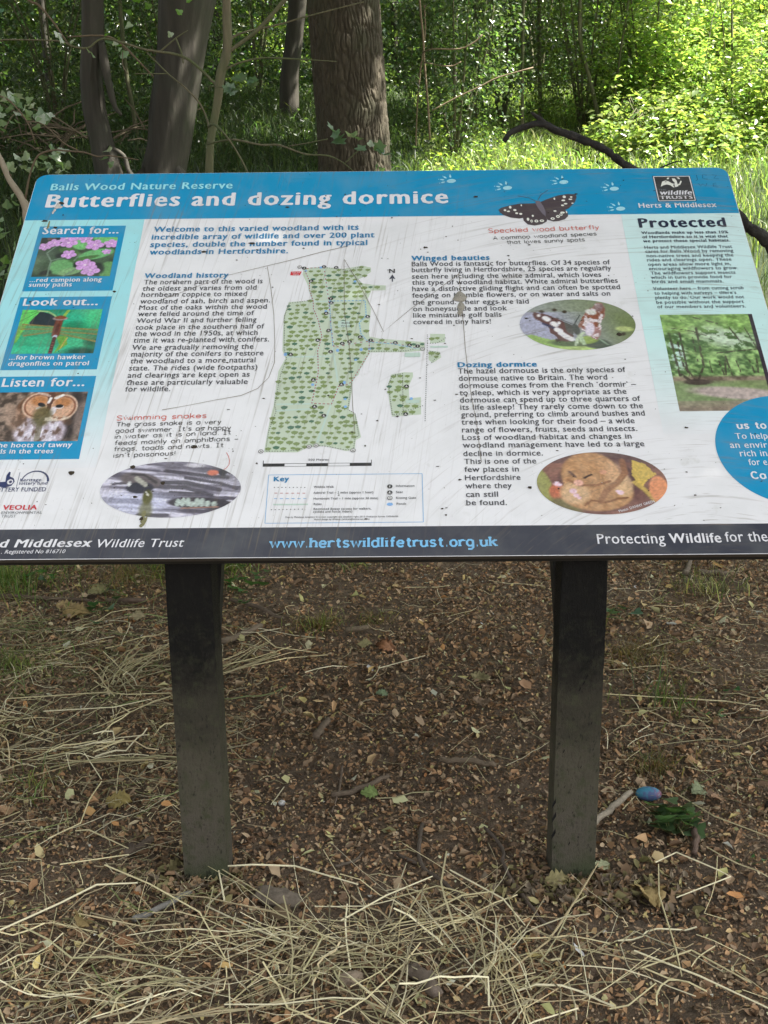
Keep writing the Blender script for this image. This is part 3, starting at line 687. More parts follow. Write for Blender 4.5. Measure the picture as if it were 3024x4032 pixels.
for line in TEXT.split('\n'):
    s, u0, v0, u1, v1, cap, st_ = line.split('|'); u0, v0, u1, v1, cap = map(float, (u0, v0, u1, v1, cap)); sty, colr = st_.split()
    if prev is None or prev[0] != st_ or abs(prev[1]-u0) > 40 or abs(prev[2]-v0) > 45: blk += 1
    prev = (st_, u0, v0); key = (blk, sty[0], colr)
    ang = math.atan2(v1-v0, u1-u0) if 'Photo' in s or sty[0] == 'w' else 0; wd = math.hypot(u1-u0, v1-v0) if ang else u1-u0
    def place(px, py, z): return ((u0+px*math.cos(ang)-py*math.sin(ang))*MM, (v0+px*math.sin(ang)+py*math.cos(ang))*MM, z*MM)
    if sty[0] in 'ws':
        serif = sty[0] == 's'; Q, tw = stroke_text(s, 1.65 if serif else .95, serif, 0 if serif else .2, rt)
        sx = wd/tw; sy = cap/7.6*(1.0 if serif else .92); V, F = [], []
        for k, (P, w) in enumerate(Q):
            z = 1.2+.015*(k % 12); P = [(a*sx, b*sy) for a, b in P]
            for q in ribbon(P, w*(sx+sy)/2 if not serif else w*sy*.95):
                i = len(V); V += [place(a, b, z) for a, b in q]; F.append((i, i+1, i+2, i+3))
        add_block(key, V, F); continue
    V, F = font_mesh(s, {'h': 1.14, 'b': 1.09, 'r': 1.05}[sty[0]]); yv = V[:, 1]; kx = .505/XH; V[:, 1] = np.where(yv <= 0, yv, np.where(yv < XH, yv*kx, np.where(yv < .67, .505+(yv-XH)*(.67-.505)/(.67-XH), yv))); x0, x1 = V[:, 0].min(), V[:, 0].max(); sx = wd/(x1-x0)
    small = 1.08 if sty[0] == 'r' else 1.04
    sy = cap/.665*small
    for k, (ox, oy) in enumerate(COPY[sty[0]]):
        P = [place((a-x0+ox*(1.0 if sx > sy else .8))*sx+((b+oy)*sy*.19 if 'i' in sty else 0), (b+oy)*sy, 1.2+.06*k) for a, b, _ in V]
        add_block(key, P, F)
for (bk, sty, colr), (V, F, _) in BL.items():
    mesh(names[sty], V, F, PM[colr], parent=panel)

# ---------------------------------------------------------------- printed pictures (flat print as point colours on a fine grid)
def picture(name, box, fn, nx=130, ny=100, z=.9, oval=False):
    x0, y0, x1, y1 = box
    if not oval:
        u, v = np.meshgrid(np.linspace(0, 1, nx), np.linspace(0, 1, ny)); i = np.arange(nx*ny).reshape(ny, nx)
        F = np.stack([i[:-1, :-1], i[:-1, 1:], i[1:, 1:], i[1:, :-1]], -1).reshape(-1, 4); u = u.ravel(); v = v.ravel()
    else:
        nr, na = 44, 150; r, a = np.meshgrid(np.linspace(.004, .5, nr), np.linspace(0, 2*np.pi, na, endpoint=False), indexing='ij')
        u = (.5+r*np.cos(a)).ravel(); v = (.5+r*np.sin(a)).ravel(); i = np.arange(nr*na).reshape(nr, na); j = np.roll(i, -1, 1)
        F = np.stack([i[:-1], i[1:], j[1:], j[:-1]], -1).reshape(-1, 4)
    ar = (x1-x0)/(y1-y0); C = np.zeros((len(u), 3)); fn(u, v, ar, C); C *= (1+(fbm(u*46*ar, v*46, 2, 2)-.5)*.32)[:, None]
    V = np.stack([(x0+(x1-x0)*u)*MM, (y0+(y1-y0)*v)*MM, np.full(len(u), z*MM)], -1)
    return mesh(name, V, F, M_attr, np.clip(lin(np.clip(C, 0, 255))*GAIN, 0, .9), panel)
def put(C, mask, col, a=1.0):
    m_ = np.clip(np.asarray(mask, float), 0, 1)[:, None]*a; C[:] = C*(1-m_)+np.array(col, float)*m_
def eM(u, v, cx, cy, a, b, rot=0, soft=.15, ar=1.0):
    dx, dy = (u-cx)*ar, (v-cy); c, s = math.cos(rot), math.sin(rot)
    d = np.hypot((dx*c+dy*s)/a, (-dx*s+dy*c)/b); return np.clip((1-d)/soft+.5, 0, 1)
def pM(u, v, P):
    res = np.zeros(len(u), bool); j = len(P)-1
    for i in range(len(P)):
        xi, yi = P[i]; xj, yj = P[j]
        res ^= ((yi > v) != (yj > v)) & (u < (xj-xi)*(v-yi)/(yj-yi+1e-12)+xi); j = i
    return res
def sM(u, v, P, w, ar=1.0):
    m_ = np.zeros(len(u))
    for (ax, ay), (bx, by) in zip(P, P[1:]):
        ex, ey = (bx-ax)*ar, by-ay; px, py = (u-ax)*ar, v-ay
        t = np.clip((px*ex+py*ey)/(ex*ex+ey*ey+1e-12), 0, 1); d = np.hypot(px-t*ex, py-t*ey); m_ = np.maximum(m_, np.clip((w-d)/(w*.4)+.5, 0, 1))
    return m_
def campion(u, v, ar, C):
    n = fbm(u*7, v*5, 1, 4)[:, None]; C[:] = np.array((34, 48, 40))*(1-n)+np.array((96, 124, 92))*n
    for cx, cy, a, b, rt_, cl in ((.52, .82, .12, .16, .8, (120, 196, 122)), (.76, .56, .3, .12, .3, (112, 190, 120)), (.35, .24, .2, .19, 0, (112, 172, 112)), (.97, .15, .16, .22, 0, (104, 160, 96)), (.87, .94, .24, .1, -.2, (120, 200, 118)), (.48, .13, .2, .09, .3, (130, 170, 120)), (.42, .62, .2, .09, -.4, (84, 116, 70)), (.62, .45, .25, .05, .3, (70, 110, 60))):
        put(C, eM(u, v, cx, cy, a, b, rt_, .2, ar), cl, .9)
    for cx, cy, a, b in ((.33, .54, .12, .07), (.58, .3, .1, .08), (.83, .2, .1, .14), (.17, .1, .1, .06), (.06, .93, .12, .08), (.25, .97, .1, .05)): put(C, eM(u, v, cx, cy, a, b, .3, .5, ar), (26, 32, 34), .85)
    for P in ([(.2, .02), (.2, .4), (.12, .6), (.24, .8)], [(.4, 0), (.6, .25)], [(.2, .4), (.35, .48)], [(.55, .55), (.5, .4)]): put(C, sM(u, v, P, .014, ar), (112, 134, 118), .9)
    put(C, sM(u, v, [(.1, .97), (.2, .9), (.16, .82)], .03, ar), (112, 70, 72), .8)
    for cx, cy, r in ((.071, .764, .11), (.187, .857, .12), (.33, .98, .13), (.373, .86, .15), (.586, .95, .12), (.47, .99, .09), (.717, .80, .16), (.935, .83, .13), (.893, .62, .08), (.41, .56, .13), (.65, .29, .17), (.735, .15, .16)):
        dx, dy = (u-cx)*ar, v-cy; d = np.hypot(dx, dy*1.15); th = np.arctan2(dy, dx); rr_ = r*(.72+.3*np.abs(np.cos(2.5*th+cx*9)))
        k = np.clip((rr_-d)/.012+.5, 0, 1); put(C, k, (206, 158, 218)); put(C, k*np.clip(1-np.abs(np.cos(2.5*th+cx*9))*3, 0, 1), (150, 98, 164), .6); put(C, d < r*.16, (232, 205, 232))
def dragonfly(u, v, ar, C):
    n = fbm(u*4, v*3, 2, 3)[:, None]; C[:] = np.array((22, 110, 84))*(1-n)+np.array((66, 196, 146))*n
    for cx, cy, a, b, cl in ((.7, .75, .3, .16, (34, 176, 138)), (.72, .62, .2, .1, (24, 120, 84)), (.74, .2, .22, .2, (78, 190, 140)), (.3, .07, .6, .1, (50, 196, 150)), (.3, .3, .3, .1, (52, 178, 130)), (.95, .85, .2, .3, (72, 196, 132)), (.85, .03, .25, .1, (28, 60, 54)), (.95, .25, .12, .1, (36, 92, 70))): put(C, eM(u, v, cx, cy, a, b, 0, .8, ar), cl, .8)
    put(C, pM(u, v, [(.22, .97), (.45, .85), (.46, .62), (.15, .62), (.12, .7)]), (38, 50, 58)); put(C, pM(u, v, [(-.1, 1.1), (.23, .97), (.1, .64), (.02, .35), (-.1, .3)]), (98, 200, 98))
    put(C, pM(u, v, [(-.1, .6), (.1, .64), (.03, .25), (-.1, .2)]), (120, 180, 70), .8)
    for P in ([(0, .9), (.2, .97)], [(0, .72), (.2, .95)]): put(C, sM(u, v, P, .006, ar), (60, 150, 70))
    put(C, sM(u, v, [(.2, .97), (.33, .95), (.42, .86), (.46, .8)], .016, ar), (150, 190, 130)); put(C, pM(u, v, [(.5, .8), (.56, .98), (.6, .99), (.55, .8)]), (140, 180, 80))
    put(C, pM(u, v, [(.5, .38), (.62, .4), (.66, .2), (.52, .0), (.56, .2)]), (110, 160, 60), .9); put(C, sM(u, v, [(.64, .35), (.58, .1)], .012, ar), (170, 160, 80))
    for P in ([(.05, .66), (.47, .6)], [(.5, .58), (1, .52)], [(.1, .4), (.47, .5)], [(.5, .46), (1, .26)], [(.05, .55), (.46, .55)], [(.5, .5), (1, .42)]): put(C, sM(u, v, P, .016, ar), (150, 122, 66), .9)
    for P in ([(.05, .6), (.46, .56)], [(.52, .53), (1, .47)], [(.5, .45), (.95, .33)], [(.1, .45), (.46, .52)]): put(C, sM(u, v, P, .05, ar), (112, 134, 84), .55)
    put(C, sM(u, v, [(.497, .8), (.488, .6), (.486, .42)], .06, ar), (112, 58, 44)); put(C, eM(u, v, .499, .79, .12, .045, 0, .3, ar), (150, 130, 132)); put(C, eM(u, v, .499, .81, .09, .035, 0, .3, ar), (124, 66, 42)); put(C, sM(u, v, [(.49, .64), (.486, .48)], .028, ar), (74, 34, 30), .7)
    put(C, sM(u, v, [(.486, .38), (.484, .36)], .035, ar), (180, 190, 210)); put(C, sM(u, v, [(.483, .34), (.478, .2), (.473, 0)], .03, ar), (78, 32, 36))
    for k in range(5): put(C, eM(u, v, .478-.002*k, .24-.055*k, .02, .008, 0, .5, ar), (160, 110, 90), .8)
def owl(u, v, ar, C):
    n = fbm(u*16, v*11, 3, 4); n2 = fbm(u*5, v*4, 8, 2); t = np.clip((n-.34)*3.2, 0, 1)[:, None]; C[:] = np.array((48, 40, 40))*(1-t)+np.array((168, 148, 136))*t
    put(C, u < .36, (112, 92, 76), .35); put(C, eM(u, v, .88, .55, .16, .6, 0, .5, ar), (44, 36, 40), .85); put(C, eM(u, v, 1.0, .45, .12, .4, 0, .4, ar), (160, 140, 130), .6*1)
    put(C, eM(u, v, .56, .62, .42, .42, 0, .1, ar), (126, 88, 66)); put(C, eM(u, v, .56, .2, .38, .35, 0, .2, ar), (170, 158, 170)); put(C, eM(u, v, .25, .45, .14, .3, .5, .5, ar), (176, 148, 130), .7)
    k = eM(u, v, .56, .5, .46, .5, 0, .1, ar)*np.clip((n-.42)*5, 0, 1); put(C, k, (84, 58, 44), .75)
    put(C, eM(u, v, .56, .16, .36, .3, 0, .2, ar)*np.clip((fbm(u*22, v*7, 5)-.42)*6, 0, 1), (222, 218, 234), .85)
    for cx, cy in ((.475, .72), (.745, .68)):
        put(C, eM(u, v, cx, cy, .235, .27, 0, .1, ar), (206, 178, 158)); put(C, eM(u, v, cx, cy, .205, .235, 0, .1, ar), (126, 76, 54)); put(C, eM(u, v, cx, cy, .18, .21, 0, .12, ar), (200, 160, 134)); put(C, eM(u, v, cx, cy+.1, .12, .1, 0, .5, ar), (172, 112, 66), .8)
    put(C, pM(u, v, [(.56, .98), (.64, .98), (.62, .6), (.58, .6)]), (92, 60, 50)); put(C, sM(u, v, [(.6, .87), (.585, .78)], .022, ar), (232, 226, 228)); put(C, sM(u, v, [(.66, .87), (.73, .93)], .025, ar), (226, 218, 216)); put(C, sM(u, v, [(.45, .98), (.58, .92)], .02, ar), (206, 180, 170), .8)
    put(C, eM(u, v, .65, .60, .05, .1, -.2, .3, ar), (214, 214, 226), .8); put(C, sM(u, v, [(.47, .66), (.54, .72)], .016, ar), (220, 216, 214))
    put(C, eM(u, v, .512, .735, .062, .04, -.5, .2, ar), (38, 38, 48)); put(C, eM(u, v, .718, .69, .062, .04, .1, .2, ar), (214, 208, 210)); put(C, eM(u, v, .715, .705, .056, .036, .1, .2, ar), (26, 26, 34))
    put(C, eM(u, v, .55, .5, .14, .2, 0, .5, ar), (88, 82, 50), .85); put(C, pM(u, v, [(.5, .45), (.57, .45), (.58, .0), (.52, 0)]), (92, 88, 56), .5); put(C, eM(u, v, .7, .45, .2, .05, .1, .5, ar)*(n > .46), (214, 206, 190), .7)
def snake(u, v, ar, C):
    w = fbm(u*3+v*1.5, v*22+u*5+2*fbm(u*4, v*4, 1), 4, 4); t = np.clip((w-.32)*3, 0, 1)[:, None]; C[:] = np.array((92, 88, 102))*(1-t)+np.array((206, 204, 222))*t
    put(C, eM(u, v, .28, .25, .5, .22, 0, .8, ar), (196, 202, 232), .55); put(C, eM(u, v, .62, .88, .5, .1, 0, .6, ar), (96, 92, 104), .5); put(C, eM(u, v, .66, .93, .14, .04, 0, .5, ar), (212, 210, 220), .9)
    for P, w_ in (([(.45, .83), (.7, .75), (.9, .7)], .03), ([(.4, .62), (.6, .62), (.85, .48)], .035), ([(.38, .55), (.6, .53), (.8, .38)], .03), ([(.6, .7), (.85, .6), (.97, .5)], .026), ([(.62, .12), (.75, .1), (.85, .15)], .03), ([(.3, .05), (.5, .04)], .03), ([(.8, .86), (.93, .78)], .03), ([(.08, .6), (.2, .62)], .02), ([(.5, .45), (.7, .42)], .018), ([(.85, .28), (.95, .34)], .02)): put(C, sM(u, v, P, w_, ar)*np.clip((w-.25)*5, .3, 1), (58, 54, 64), .8)
    put(C, eM(u, v, .28, .66, .3, .13, -.25, .2, ar), (104, 96, 100)); put(C, eM(u, v, .28, .53, .19, .10, 0, .15, ar), (54, 54, 66)); put(C, sM(u, v, [(.21, .77), (.3, .76), (.39, .62)], .02, ar), (70, 66, 70))
    for k in range(4): put(C, eM(u, v, .25+.022*k, .69-.035*k, .03, .05, .2, .3, ar), (176, 176, 164), .9)
    put(C, eM(u, v, .2, .6, .025, .05, 0, .3, ar), (206, 208, 210)); put(C, eM(u, v, .72, .25, .44, .1, -.05, .15, ar), (62, 58, 66))
    for k, x in enumerate((.565, .6, .635, .665, .7, .735, .775, .82)): put(C, eM(u, v, x, (.26, .27, .27, .23, .26, .26, .23, .22)[k], .035, (.07, .08, .08, .05, .08, .08, .06, .06)[k], 0, .2, ar), (178, 192, 186))
    put(C, sM(u, v, [(.6, .16), (.85, .18)], .012, ar), (150, 116, 104)); put(C, eM(u, v, .79, .79, .08, .05, 0, .3, ar), (206, 118, 96)); put(C, eM(u, v, .86, .8, .06, .07, 0, .3, ar), (44, 42, 54))
    put(C, eM(u, v, .345, .36, .065, .13, 0, .4, ar), (84, 84, 40)); put(C, eM(u, v, .345, .12, .09, .16, 0, .5, ar), (98, 98, 58), .7); put(C, eM(u, v, .34, .42, .015, .05, .5, .4, ar), (200, 200, 190))
def admiral(u, v, ar, C):
    t = np.clip((u-.25)*1.6-(v-.6)*-.5, 0, 1)[:, None]; C[:] = np.array((166, 168, 190))*(1-t)+np.array((112, 126, 84))*t
    put(C, v > .75, (124, 136, 104), .5); put(C, pM(u, v, [(.02, .3), (.1, .3), (.25, .2), (.4, .22), (.5, .12), (.72, .05), (.6, -.1), (.1, -.1)]), (150, 182, 104)); put(C, eM(u, v, .42, .12, .28, .06, -.1, .4, ar), (92, 110, 76)); put(C, eM(u, v, .5, .02, .5, .05, 0, .4, ar), (184, 210, 130)); put(C, eM(u, v, .64, .12, .2, .1, -.2, .3, ar), (80, 92, 80)); put(C, eM(u, v, .58, .2, .14, .08, .3, .2, ar), (146, 168, 90)); put(C, eM(u, v, .9, .4, .12, .05, -.1, .3, ar), (178, 192, 128))
    put(C, sM(u, v, [(.5, .3), (.53, .12)], .03, ar), (174, 196, 160)); put(C, sM(u, v, [(.54, .33), (.48, .22), (.46, .1)], .02, ar), (190, 206, 178)); put(C, sM(u, v, [(.62, .3), (.73, .1)], .012, ar), (140, 160, 140))
    n = fbm(u*24, v*14, 3)
    put(C, pM(u, v, [(.115, .70), (.13, .75), (.227, .71), (.345, .6), (.44, .48), (.45, .21), (.42, .16), (.33, .18), (.29, .28), (.255, .33), (.25, .43), (.185, .56), (.14, .6)]), (102, 72, 70)); put(C, pM(u, v, [(.38, .56), (.46, .47), (.45, .28), (.4, .35)]), (90, 90, 86))
    put(C, sM(u, v, [(.2, .52), (.3, .42), (.38, .28), (.44, .2)], .02, ar), (60, 62, 92), .9)
    for P in ([(.225, .63), (.245, .6)], [(.29, .52), (.31, .49)], [(.315, .4), (.34, .37)], [(.345, .33), (.38, .27)], [(.385, .26), (.43, .21)]): put(C, sM(u, v, P, .042, ar), (232, 232, 240))
    for x, y in ((.34, .53), (.17, .68)): put(C, eM(u, v, x, y, .022, .03, 0, .3, ar), (222, 222, 226))
    put(C, pM(u, v, [(.49, .42), (.51, .5), (.56, .68), (.62, .8), (.7, .93), (.745, .92), (.76, .8), (.74, .62), (.68, .5), (.6, .46)]), (150, 112, 100)); put(C, pM(u, v, [(.52, .42), (.6, .46), (.67, .47), (.7, .42), (.68, .28), (.64, .18), (.6, .25), (.56, .36)]), (160, 118, 116))
    wm_ = (u > .52)*(u < .76)*(v > .18)*eM(u, v, .64, .58, .34, .5, 0, .1, ar); put(C, wm_*(n > .53)*(pM(u, v, [(.49, .42), (.56, .68), (.7, .93), (.76, .8), (.7, .5), (.7, .42), (.64, .18), (.56, .36)])), (214, 204, 208)); put(C, wm_*(n < .42)*pM(u, v, [(.49, .42), (.56, .68), (.7, .93), (.76, .8), (.7, .5), (.64, .4)]), (132, 72, 48))
    put(C, eM(u, v, .6, .4, .06, .14, -.2, .3, ar), (216, 208, 224)); put(C, eM(u, v, .63, .74, .08, .05, -.4, .3, ar), (206, 206, 200)); put(C, eM(u, v, .71, .83, .06, .08, -.3, .5, ar), (110, 82, 84), .7)
    put(C, eM(u, v, .48, .4, .05, .11, .15, .3, ar), (84, 88, 84)); put(C, sM(u, v, [(.46, .5), (.38, .58), (.32, .64)], .007, ar), (96, 100, 100)); put(C, sM(u, v, [(.47, .5), (.53, .68)], .008, ar), (60, 66, 66))
    for x, y in ((.2, .76), (.315, .79), (.4, .75), (.31, .19), (.88, .3)): put(C, eM(u, v, x, y, .035, .03, .2, .4, ar), (64, 56, 44))
def dormouse(u, v, ar, C):
    n = fbm(u*9, v*6, 4)[:, None]; C[:] = np.array((96, 66, 66))*(1-n)+np.array((164, 122, 106))*n
    put(C, v > .82, (92, 76, 80), .6); put(C, eM(u, v, .47, .5, .48, .46, 0, .12, ar), (92, 66, 68)); put(C, eM(u, v, .06, .45, .09, .3, .25, .15, ar), (150, 150, 92)); put(C, eM(u, v, .15, .36, .1, .13, 0, .3, ar), (186, 110, 84)); put(C, eM(u, v, .2, .12, .2, .12, -.5, .4, ar), (120, 112, 78))
    put(C, pM(u, v, [(.74, .62), (.76, .86), (.85, .8), (.93, .62), (.86, .55), (.8, .42), (.77, .5)]), (204, 176, 92)); put(C, sM(u, v, [(.75, .5), (.82, .38), (.88, .22)], .03, ar), (186, 160, 92)); put(C, eM(u, v, .93, .38, .12, .22, 0, .15, ar), (220, 150, 112))
    f = fbm(u*26, v*16, 6)[:, None]; k = np.clip(eM(u, v, .42, .62, .36, .38, 0, .1, ar)+eM(u, v, .45, .33, .44, .28, 0, .1, ar), 0, 1)
    C[:] = C*(1-k[:, None])+(np.array((160, 118, 82))*(1-f)+np.array((206, 164, 124))*f)*k[:, None]
    put(C, eM(u, v, .62, .62, .14, .22, .2, .5, ar), (214, 176, 142), .6); put(C, eM(u, v, .66, .45, .12, .18, 0, .3, ar), (210, 178, 140), .8); put(C, eM(u, v, .28, .33, .17, .17, 0, .4, ar), (212, 180, 144), .8)
    put(C, sM(u, v, [(.68, .85), (.69, .66), (.62, .5), (.52, .36), (.47, .2)], .04, ar), (146, 104, 78), .8); put(C, sM(u, v, [(.35, .14), (.4, .22), (.47, .2)], .015, ar), (132, 92, 66)); put(C, sM(u, v, [(.5, .18), (.6, .24), (.68, .26)], .014, ar), (132, 92, 66)); put(C, sM(u, v, [(.24, .55), (.32, .46), (.46, .46), (.56, .52)], .018, ar), (148, 106, 78))
    put(C, sM(u, v, [(.37, .58), (.425, .63)], .016, ar), (62, 44, 42)); put(C, sM(u, v, [(.26, .68), (.30, .60)], .018, ar), (110, 84, 76)); put(C, eM(u, v, .32, .5, .06, .05, 0, .4, ar), (222, 172, 156)); put(C, eM(u, v, .52, .67, .045, .035, 0, .3, ar), (200, 150, 124))
    for x, y, a in ((.15, .49, .04), (.17, .47, .03), (.27, .37, .045), (.29, .30, .035), (.31, .26, .025), (.63, .34, .04), (.61, .36, .025)): put(C, eM(u, v, x, y, a, a*.9, 0, .3, ar), (236, 196, 208))
def beech(u, v, ar, C):
    n = fbm(u*16, v*30+u*5, 5, 4); t = np.clip((n-.32)*2.8, 0, 1)[:, None]; C[:] = np.array((74, 104, 62))*(1-t)+np.array((158, 194, 124))*t
    put(C, v > .8, (150, 196, 96), .4); put(C, eM(u, v, .65, .75, .22, .1, -.3, .8, ar)*(n > .45), (208, 224, 214), .7); put(C, eM(u, v, .1, .6, .06, .2, 0, .8, ar)*(n > .5), (196, 222, 226), .8)
    g = np.clip((.36-v)/.03, 0, 1); C[:] = C*(1-g[:, None])+(np.array((104, 92, 80))*(1-t)+np.array((146, 134, 116))*t)*g[:, None]
    put(C, (v < .3)*eM(u, v, .2, .18, .5, .12, 0, .6, ar), (126, 154, 104), .8); put(C, (v < .3)*eM(u, v, .9, .22, .3, .1, 0, .6, ar), (128, 152, 98), .7); put(C, eM(u, v, .65, .17, .34, .06, -.1, .4, ar), (186, 168, 168), .9); put(C, (v < .1), (150, 138, 124), .6)
    for P, w_ in (([(.06, .8), (.08, .35)], .014), ([(.17, .8), (.17, .35)], .012), ([(.1, .36), (.2, .28)], .02), ([(.24, .3), (.14, .45), (.13, .7)], .014), ([(.26, .3), (.35, .45), (.36, .85)], .014), ([(.3, .75), (.3, .5)], .009), ([(.54, .36), (.52, .5)], .01), ([(.56, .36), (.58, .5)], .012), ([(.62, .35), (.6, .55)], .012), ([(.42, .38), (.42, .5)], .008), ([(.72, .38), (.7, .5)], .007), ([(.86, .38), (.84, .5)], .012), ([(.9, .38), (.92, .52)], .012), ([(.95, .62), (.7, .6), (.5, .58)], .01), ([(.88, .85), (.98, .55)], .008), ([(.7, .88), (.8, .7)], .01), ([(.35, .97), (.6, .9)], .01), ([(.1, .85), (.3, .82), (.5, .75)], .007)): put(C, sM(u, v, P, w_*.62, ar)*np.clip((fbm(u*30, v*30, 3)-.3)*6, 0, 1), (70, 64, 56), .85)
    put(C, eM(u, v, .25, .285, .1, .03, 0, .4, ar), (70, 60, 56), .9); put(C, u > .955, (58, 50, 60))
picture('campion_picture', (-914, 932, -708, 1094), campion); picture('dragonfly_picture', (-912, 640, -708, 803), dragonfly)
picture('owl_picture', (-914, 345, -701, 506), owl); picture('woodland_picture', (701, 424, 932, 761), beech, 130, 180, z=.5)
picture('snake_picture', (-627, 113, -312, 278), snake, oval=True); picture('admiral_picture', (348, 635, 636, 822), admiral, oval=True)
picture('dormouse_picture', (350, 112, 640, 296), dormouse, oval=True)

# ---------------------------------------------------------------- weather and damage on the board
M_crack = simple('scratch', (112, 100, 84), .8)
ck = []
for P in ([(-559, 838), (-500, 872), (-399, 930), (-247, 985), (-160, 1020), (-88, 1045)], [(-97, 990), (-60, 900), (-20, 790), (7, 707), (40, 748), (80, 796), (150, 868), (203, 926)], [(-97, 987), (-95, 900), (-92, 780), (-78, 660), (-70, 545), (-66, 450), (-59, 359)],
          [(-298, 963), (-284, 880), (-270, 770), (-262, 669), (-259, 600), (-270, 548), (-294, 511), (-332, 488), (-395, 473), (-450, 458), (-516, 442)], [(203, 930), (205, 820), (207, 720), (208, 638), (214, 500), (224, 384), (229, 267)]):
    ck += ribbon(P, [.7+1.0*noise(i*1.7, P[0][0]*.1, 0) for i in range(len(P))])
multi('scratch_lines', ck, 1.7, M_crack)
def blob(cx, cy, a, b, rnd, n=9, sx=0): return [(cx+a*(1+rnd.uniform(-.35, .35))*math.cos(t)+sx*math.sin(t)*b, cy+b*(1+rnd.uniform(-.35, .35))*math.sin(t)) for t in (2*math.pi*i/n for i in range(n))]
rb = random.Random(9)
def crumb(name, items, mat, h=2.0):
    """low lumps stuck on the board: a fan with a raised middle"""
    V, F = [], []
    for cx, cy, a, b in items:
        P = blob(cx, cy, a, b, rb); i = len(V); V += [(x*MM, y*MM, 1.5*MM) for x, y in P]+[(cx*MM, cy*MM, (1.5+h*min(a, b)/6)*MM)]
        F += [(i+k, i+(k+1) % len(P), i+len(P)) for k in range(len(P))]
    return mesh(name, V, F, mat, parent=panel)
M_speck = simple('specks', (58, 50, 38), .9); M_drop = simple('bird_dropping', (196, 190, 184), .7, nscale=300, amt=.5); M_mud = simple('mud_stain', (112, 100, 78), .85, nscale=200, amt=.4); M_algae = simple('algae_stain', (132, 130, 96), .85, nscale=200, amt=.4)
it = []
for k in range(420):
    x, y = rb.uniform(-965, 965), rb.uniform(90, 1370)
    if noise(x*.008+5, y*.008, 3) < .45 and rb.random() < .75: continue
    s_ = rb.choice([.8, 1.0, 1.2, 1.6, 2.2]); it.append((x, y, s_*rb.uniform(.8, 1.8), s_*rb.uniform(.6, 1.2)))
for x, y, a, b in ((-100, 1271, 2, 3), (-258, 1216, 6, 2.5), (-152, 1237, 4, 3), (540, 1262, 5, 3), (262, 1255, 6, 4), (-884, 1137, 6, 4), (-918, 1166, 8, 5), (-470, 1027, 6, 4), (-345, 1061, 9, 5), (118, 1036, 7, 4), (-687, 870, 4, 4), (-488, 213, 6, 6), (-546, 173, 5, 4), (-524, 110, 5, 6), (-563, 262, 6, 5), (708, 370, 5, 3), (333, 191, 5, 4), (-428, 322, 6, 5), (-700, 247, 6, 6), (590, 690, 8, 6), (366, 752, 5, 3)): it.append((x, y, a, b))
tag(crumb('dirt_specks', it, M_speck), kind='stuff')
crumb('bird_dropping', [(-892, 1236, 8, 10), (-896, 1226, 7, 6), (-886, 1228, 6, 6), (-899, 1214, 4, 8), (-902, 1203, 3, 6)], M_drop)
crumb('mud_splat', [(201, 833, 15, 20), (204, 800, 9, 20), (200, 778, 6, 14)], simple('mud_splat_grey', (150, 146, 136), .8, nscale=200, amt=.5)); crumb('mud_centre', [(203, 836, 5, 6), (197, 828, 6, 3), (-886, 1244, 8, 6)], M_speck, 6)
crumb('algae_streak', [(-520, 124, 6, 9), (-518, 105, 7, 12), (-521, 92, 5, 6), (-905, 1150, 3, 22)], M_algae, .4)
sl_ = []
for (x, y, a) in ((830, 1332, 0), ): sl_ += ribbon([(885, 1345), (885, 1322), (879, 1318)], 1.6)+ribbon([(915, 1343), (903, 1346), (900, 1330), (914, 1324)], 1.6)+ribbon([(928, 1345), (941, 1343), (931, 1328), (945, 1325)], 1.6)+ribbon([(885, 1305), (889, 1292), (896, 1304), (903, 1292), (908, 1306)], 1.4)+ribbon([(934, 1306), (925, 1304), (924, 1290), (937, 1288)], 1.4)+ribbon([(924, 1297), (934, 1297)], 1.4)
multi('finger_marks', sl_, .5, simple('finger_dirt', (30, 92, 130), .7))
# a two-winged seed lying on the lower band

# ---------------------------------------------------------------- plants: builders
def rot_basis(n, up=.15):
    """n random frames: normal biased upwards"""
    v = RG.normal(size=(n, 3)); v[:, 2] = np.abs(v[:, 2])*1.1+up; v /= np.linalg.norm(v, axis=1)[:, None]
    a = RG.normal(size=(n, 3)); a -= (a*v).sum(1)[:, None]*v; a /= np.linalg.norm(a, axis=1)[:, None]; return v, a, np.cross(v, a)
def leaf_cards(P, size, col, var=.35, aspect=.62, hue=.25, up=.15):
    n = len(P); nrm, a, b = rot_basis(n, up); s = (np.asarray(size)*RG.uniform(.6, 1.35, n))[:, None]; w = s*aspect; lf = nrm*s*.18
    V = np.stack([P-a*s*.5, P+b*w*.5+lf, P+a*s*.55, P-b*w*.5+lf], 1).reshape(-1, 3)
    i = np.arange(n)*4; F = np.stack([i, i+1, i+2, i, i+2, i+3], 1).reshape(-1, 3)
    c_ = np.asarray(col, float)*np.exp(RG.normal(0, var, n))[:, None]; h = RG.normal(0, hue, n)[:, None]*np.array([[.5, .1, -.3]]); c_ = np.clip(c_*(1+h), .003, .6)
    return V, F, np.repeat(c_, 4, 0)
def cluster_pts(n, nc, cx, cy, z0, z1, rx, ry, r=.2):
    th = RG.uniform(0, 2*np.pi, nc); rr_ = np.sqrt(RG.uniform(0, 1, nc)); zc = RG.uniform(z0, z1, nc); k = 1-.35*np.abs((zc-z0)/(z1-z0)-.5)*2
    C = np.stack([cx+rx*rr_*np.cos(th)*k, cy+ry*rr_*np.sin(th)*k, zc], 1); j = RG.integers(0, nc, n)
    return C[j]+RG.normal(0, 1, (n, 3))*np.array([r, r, r*.55])
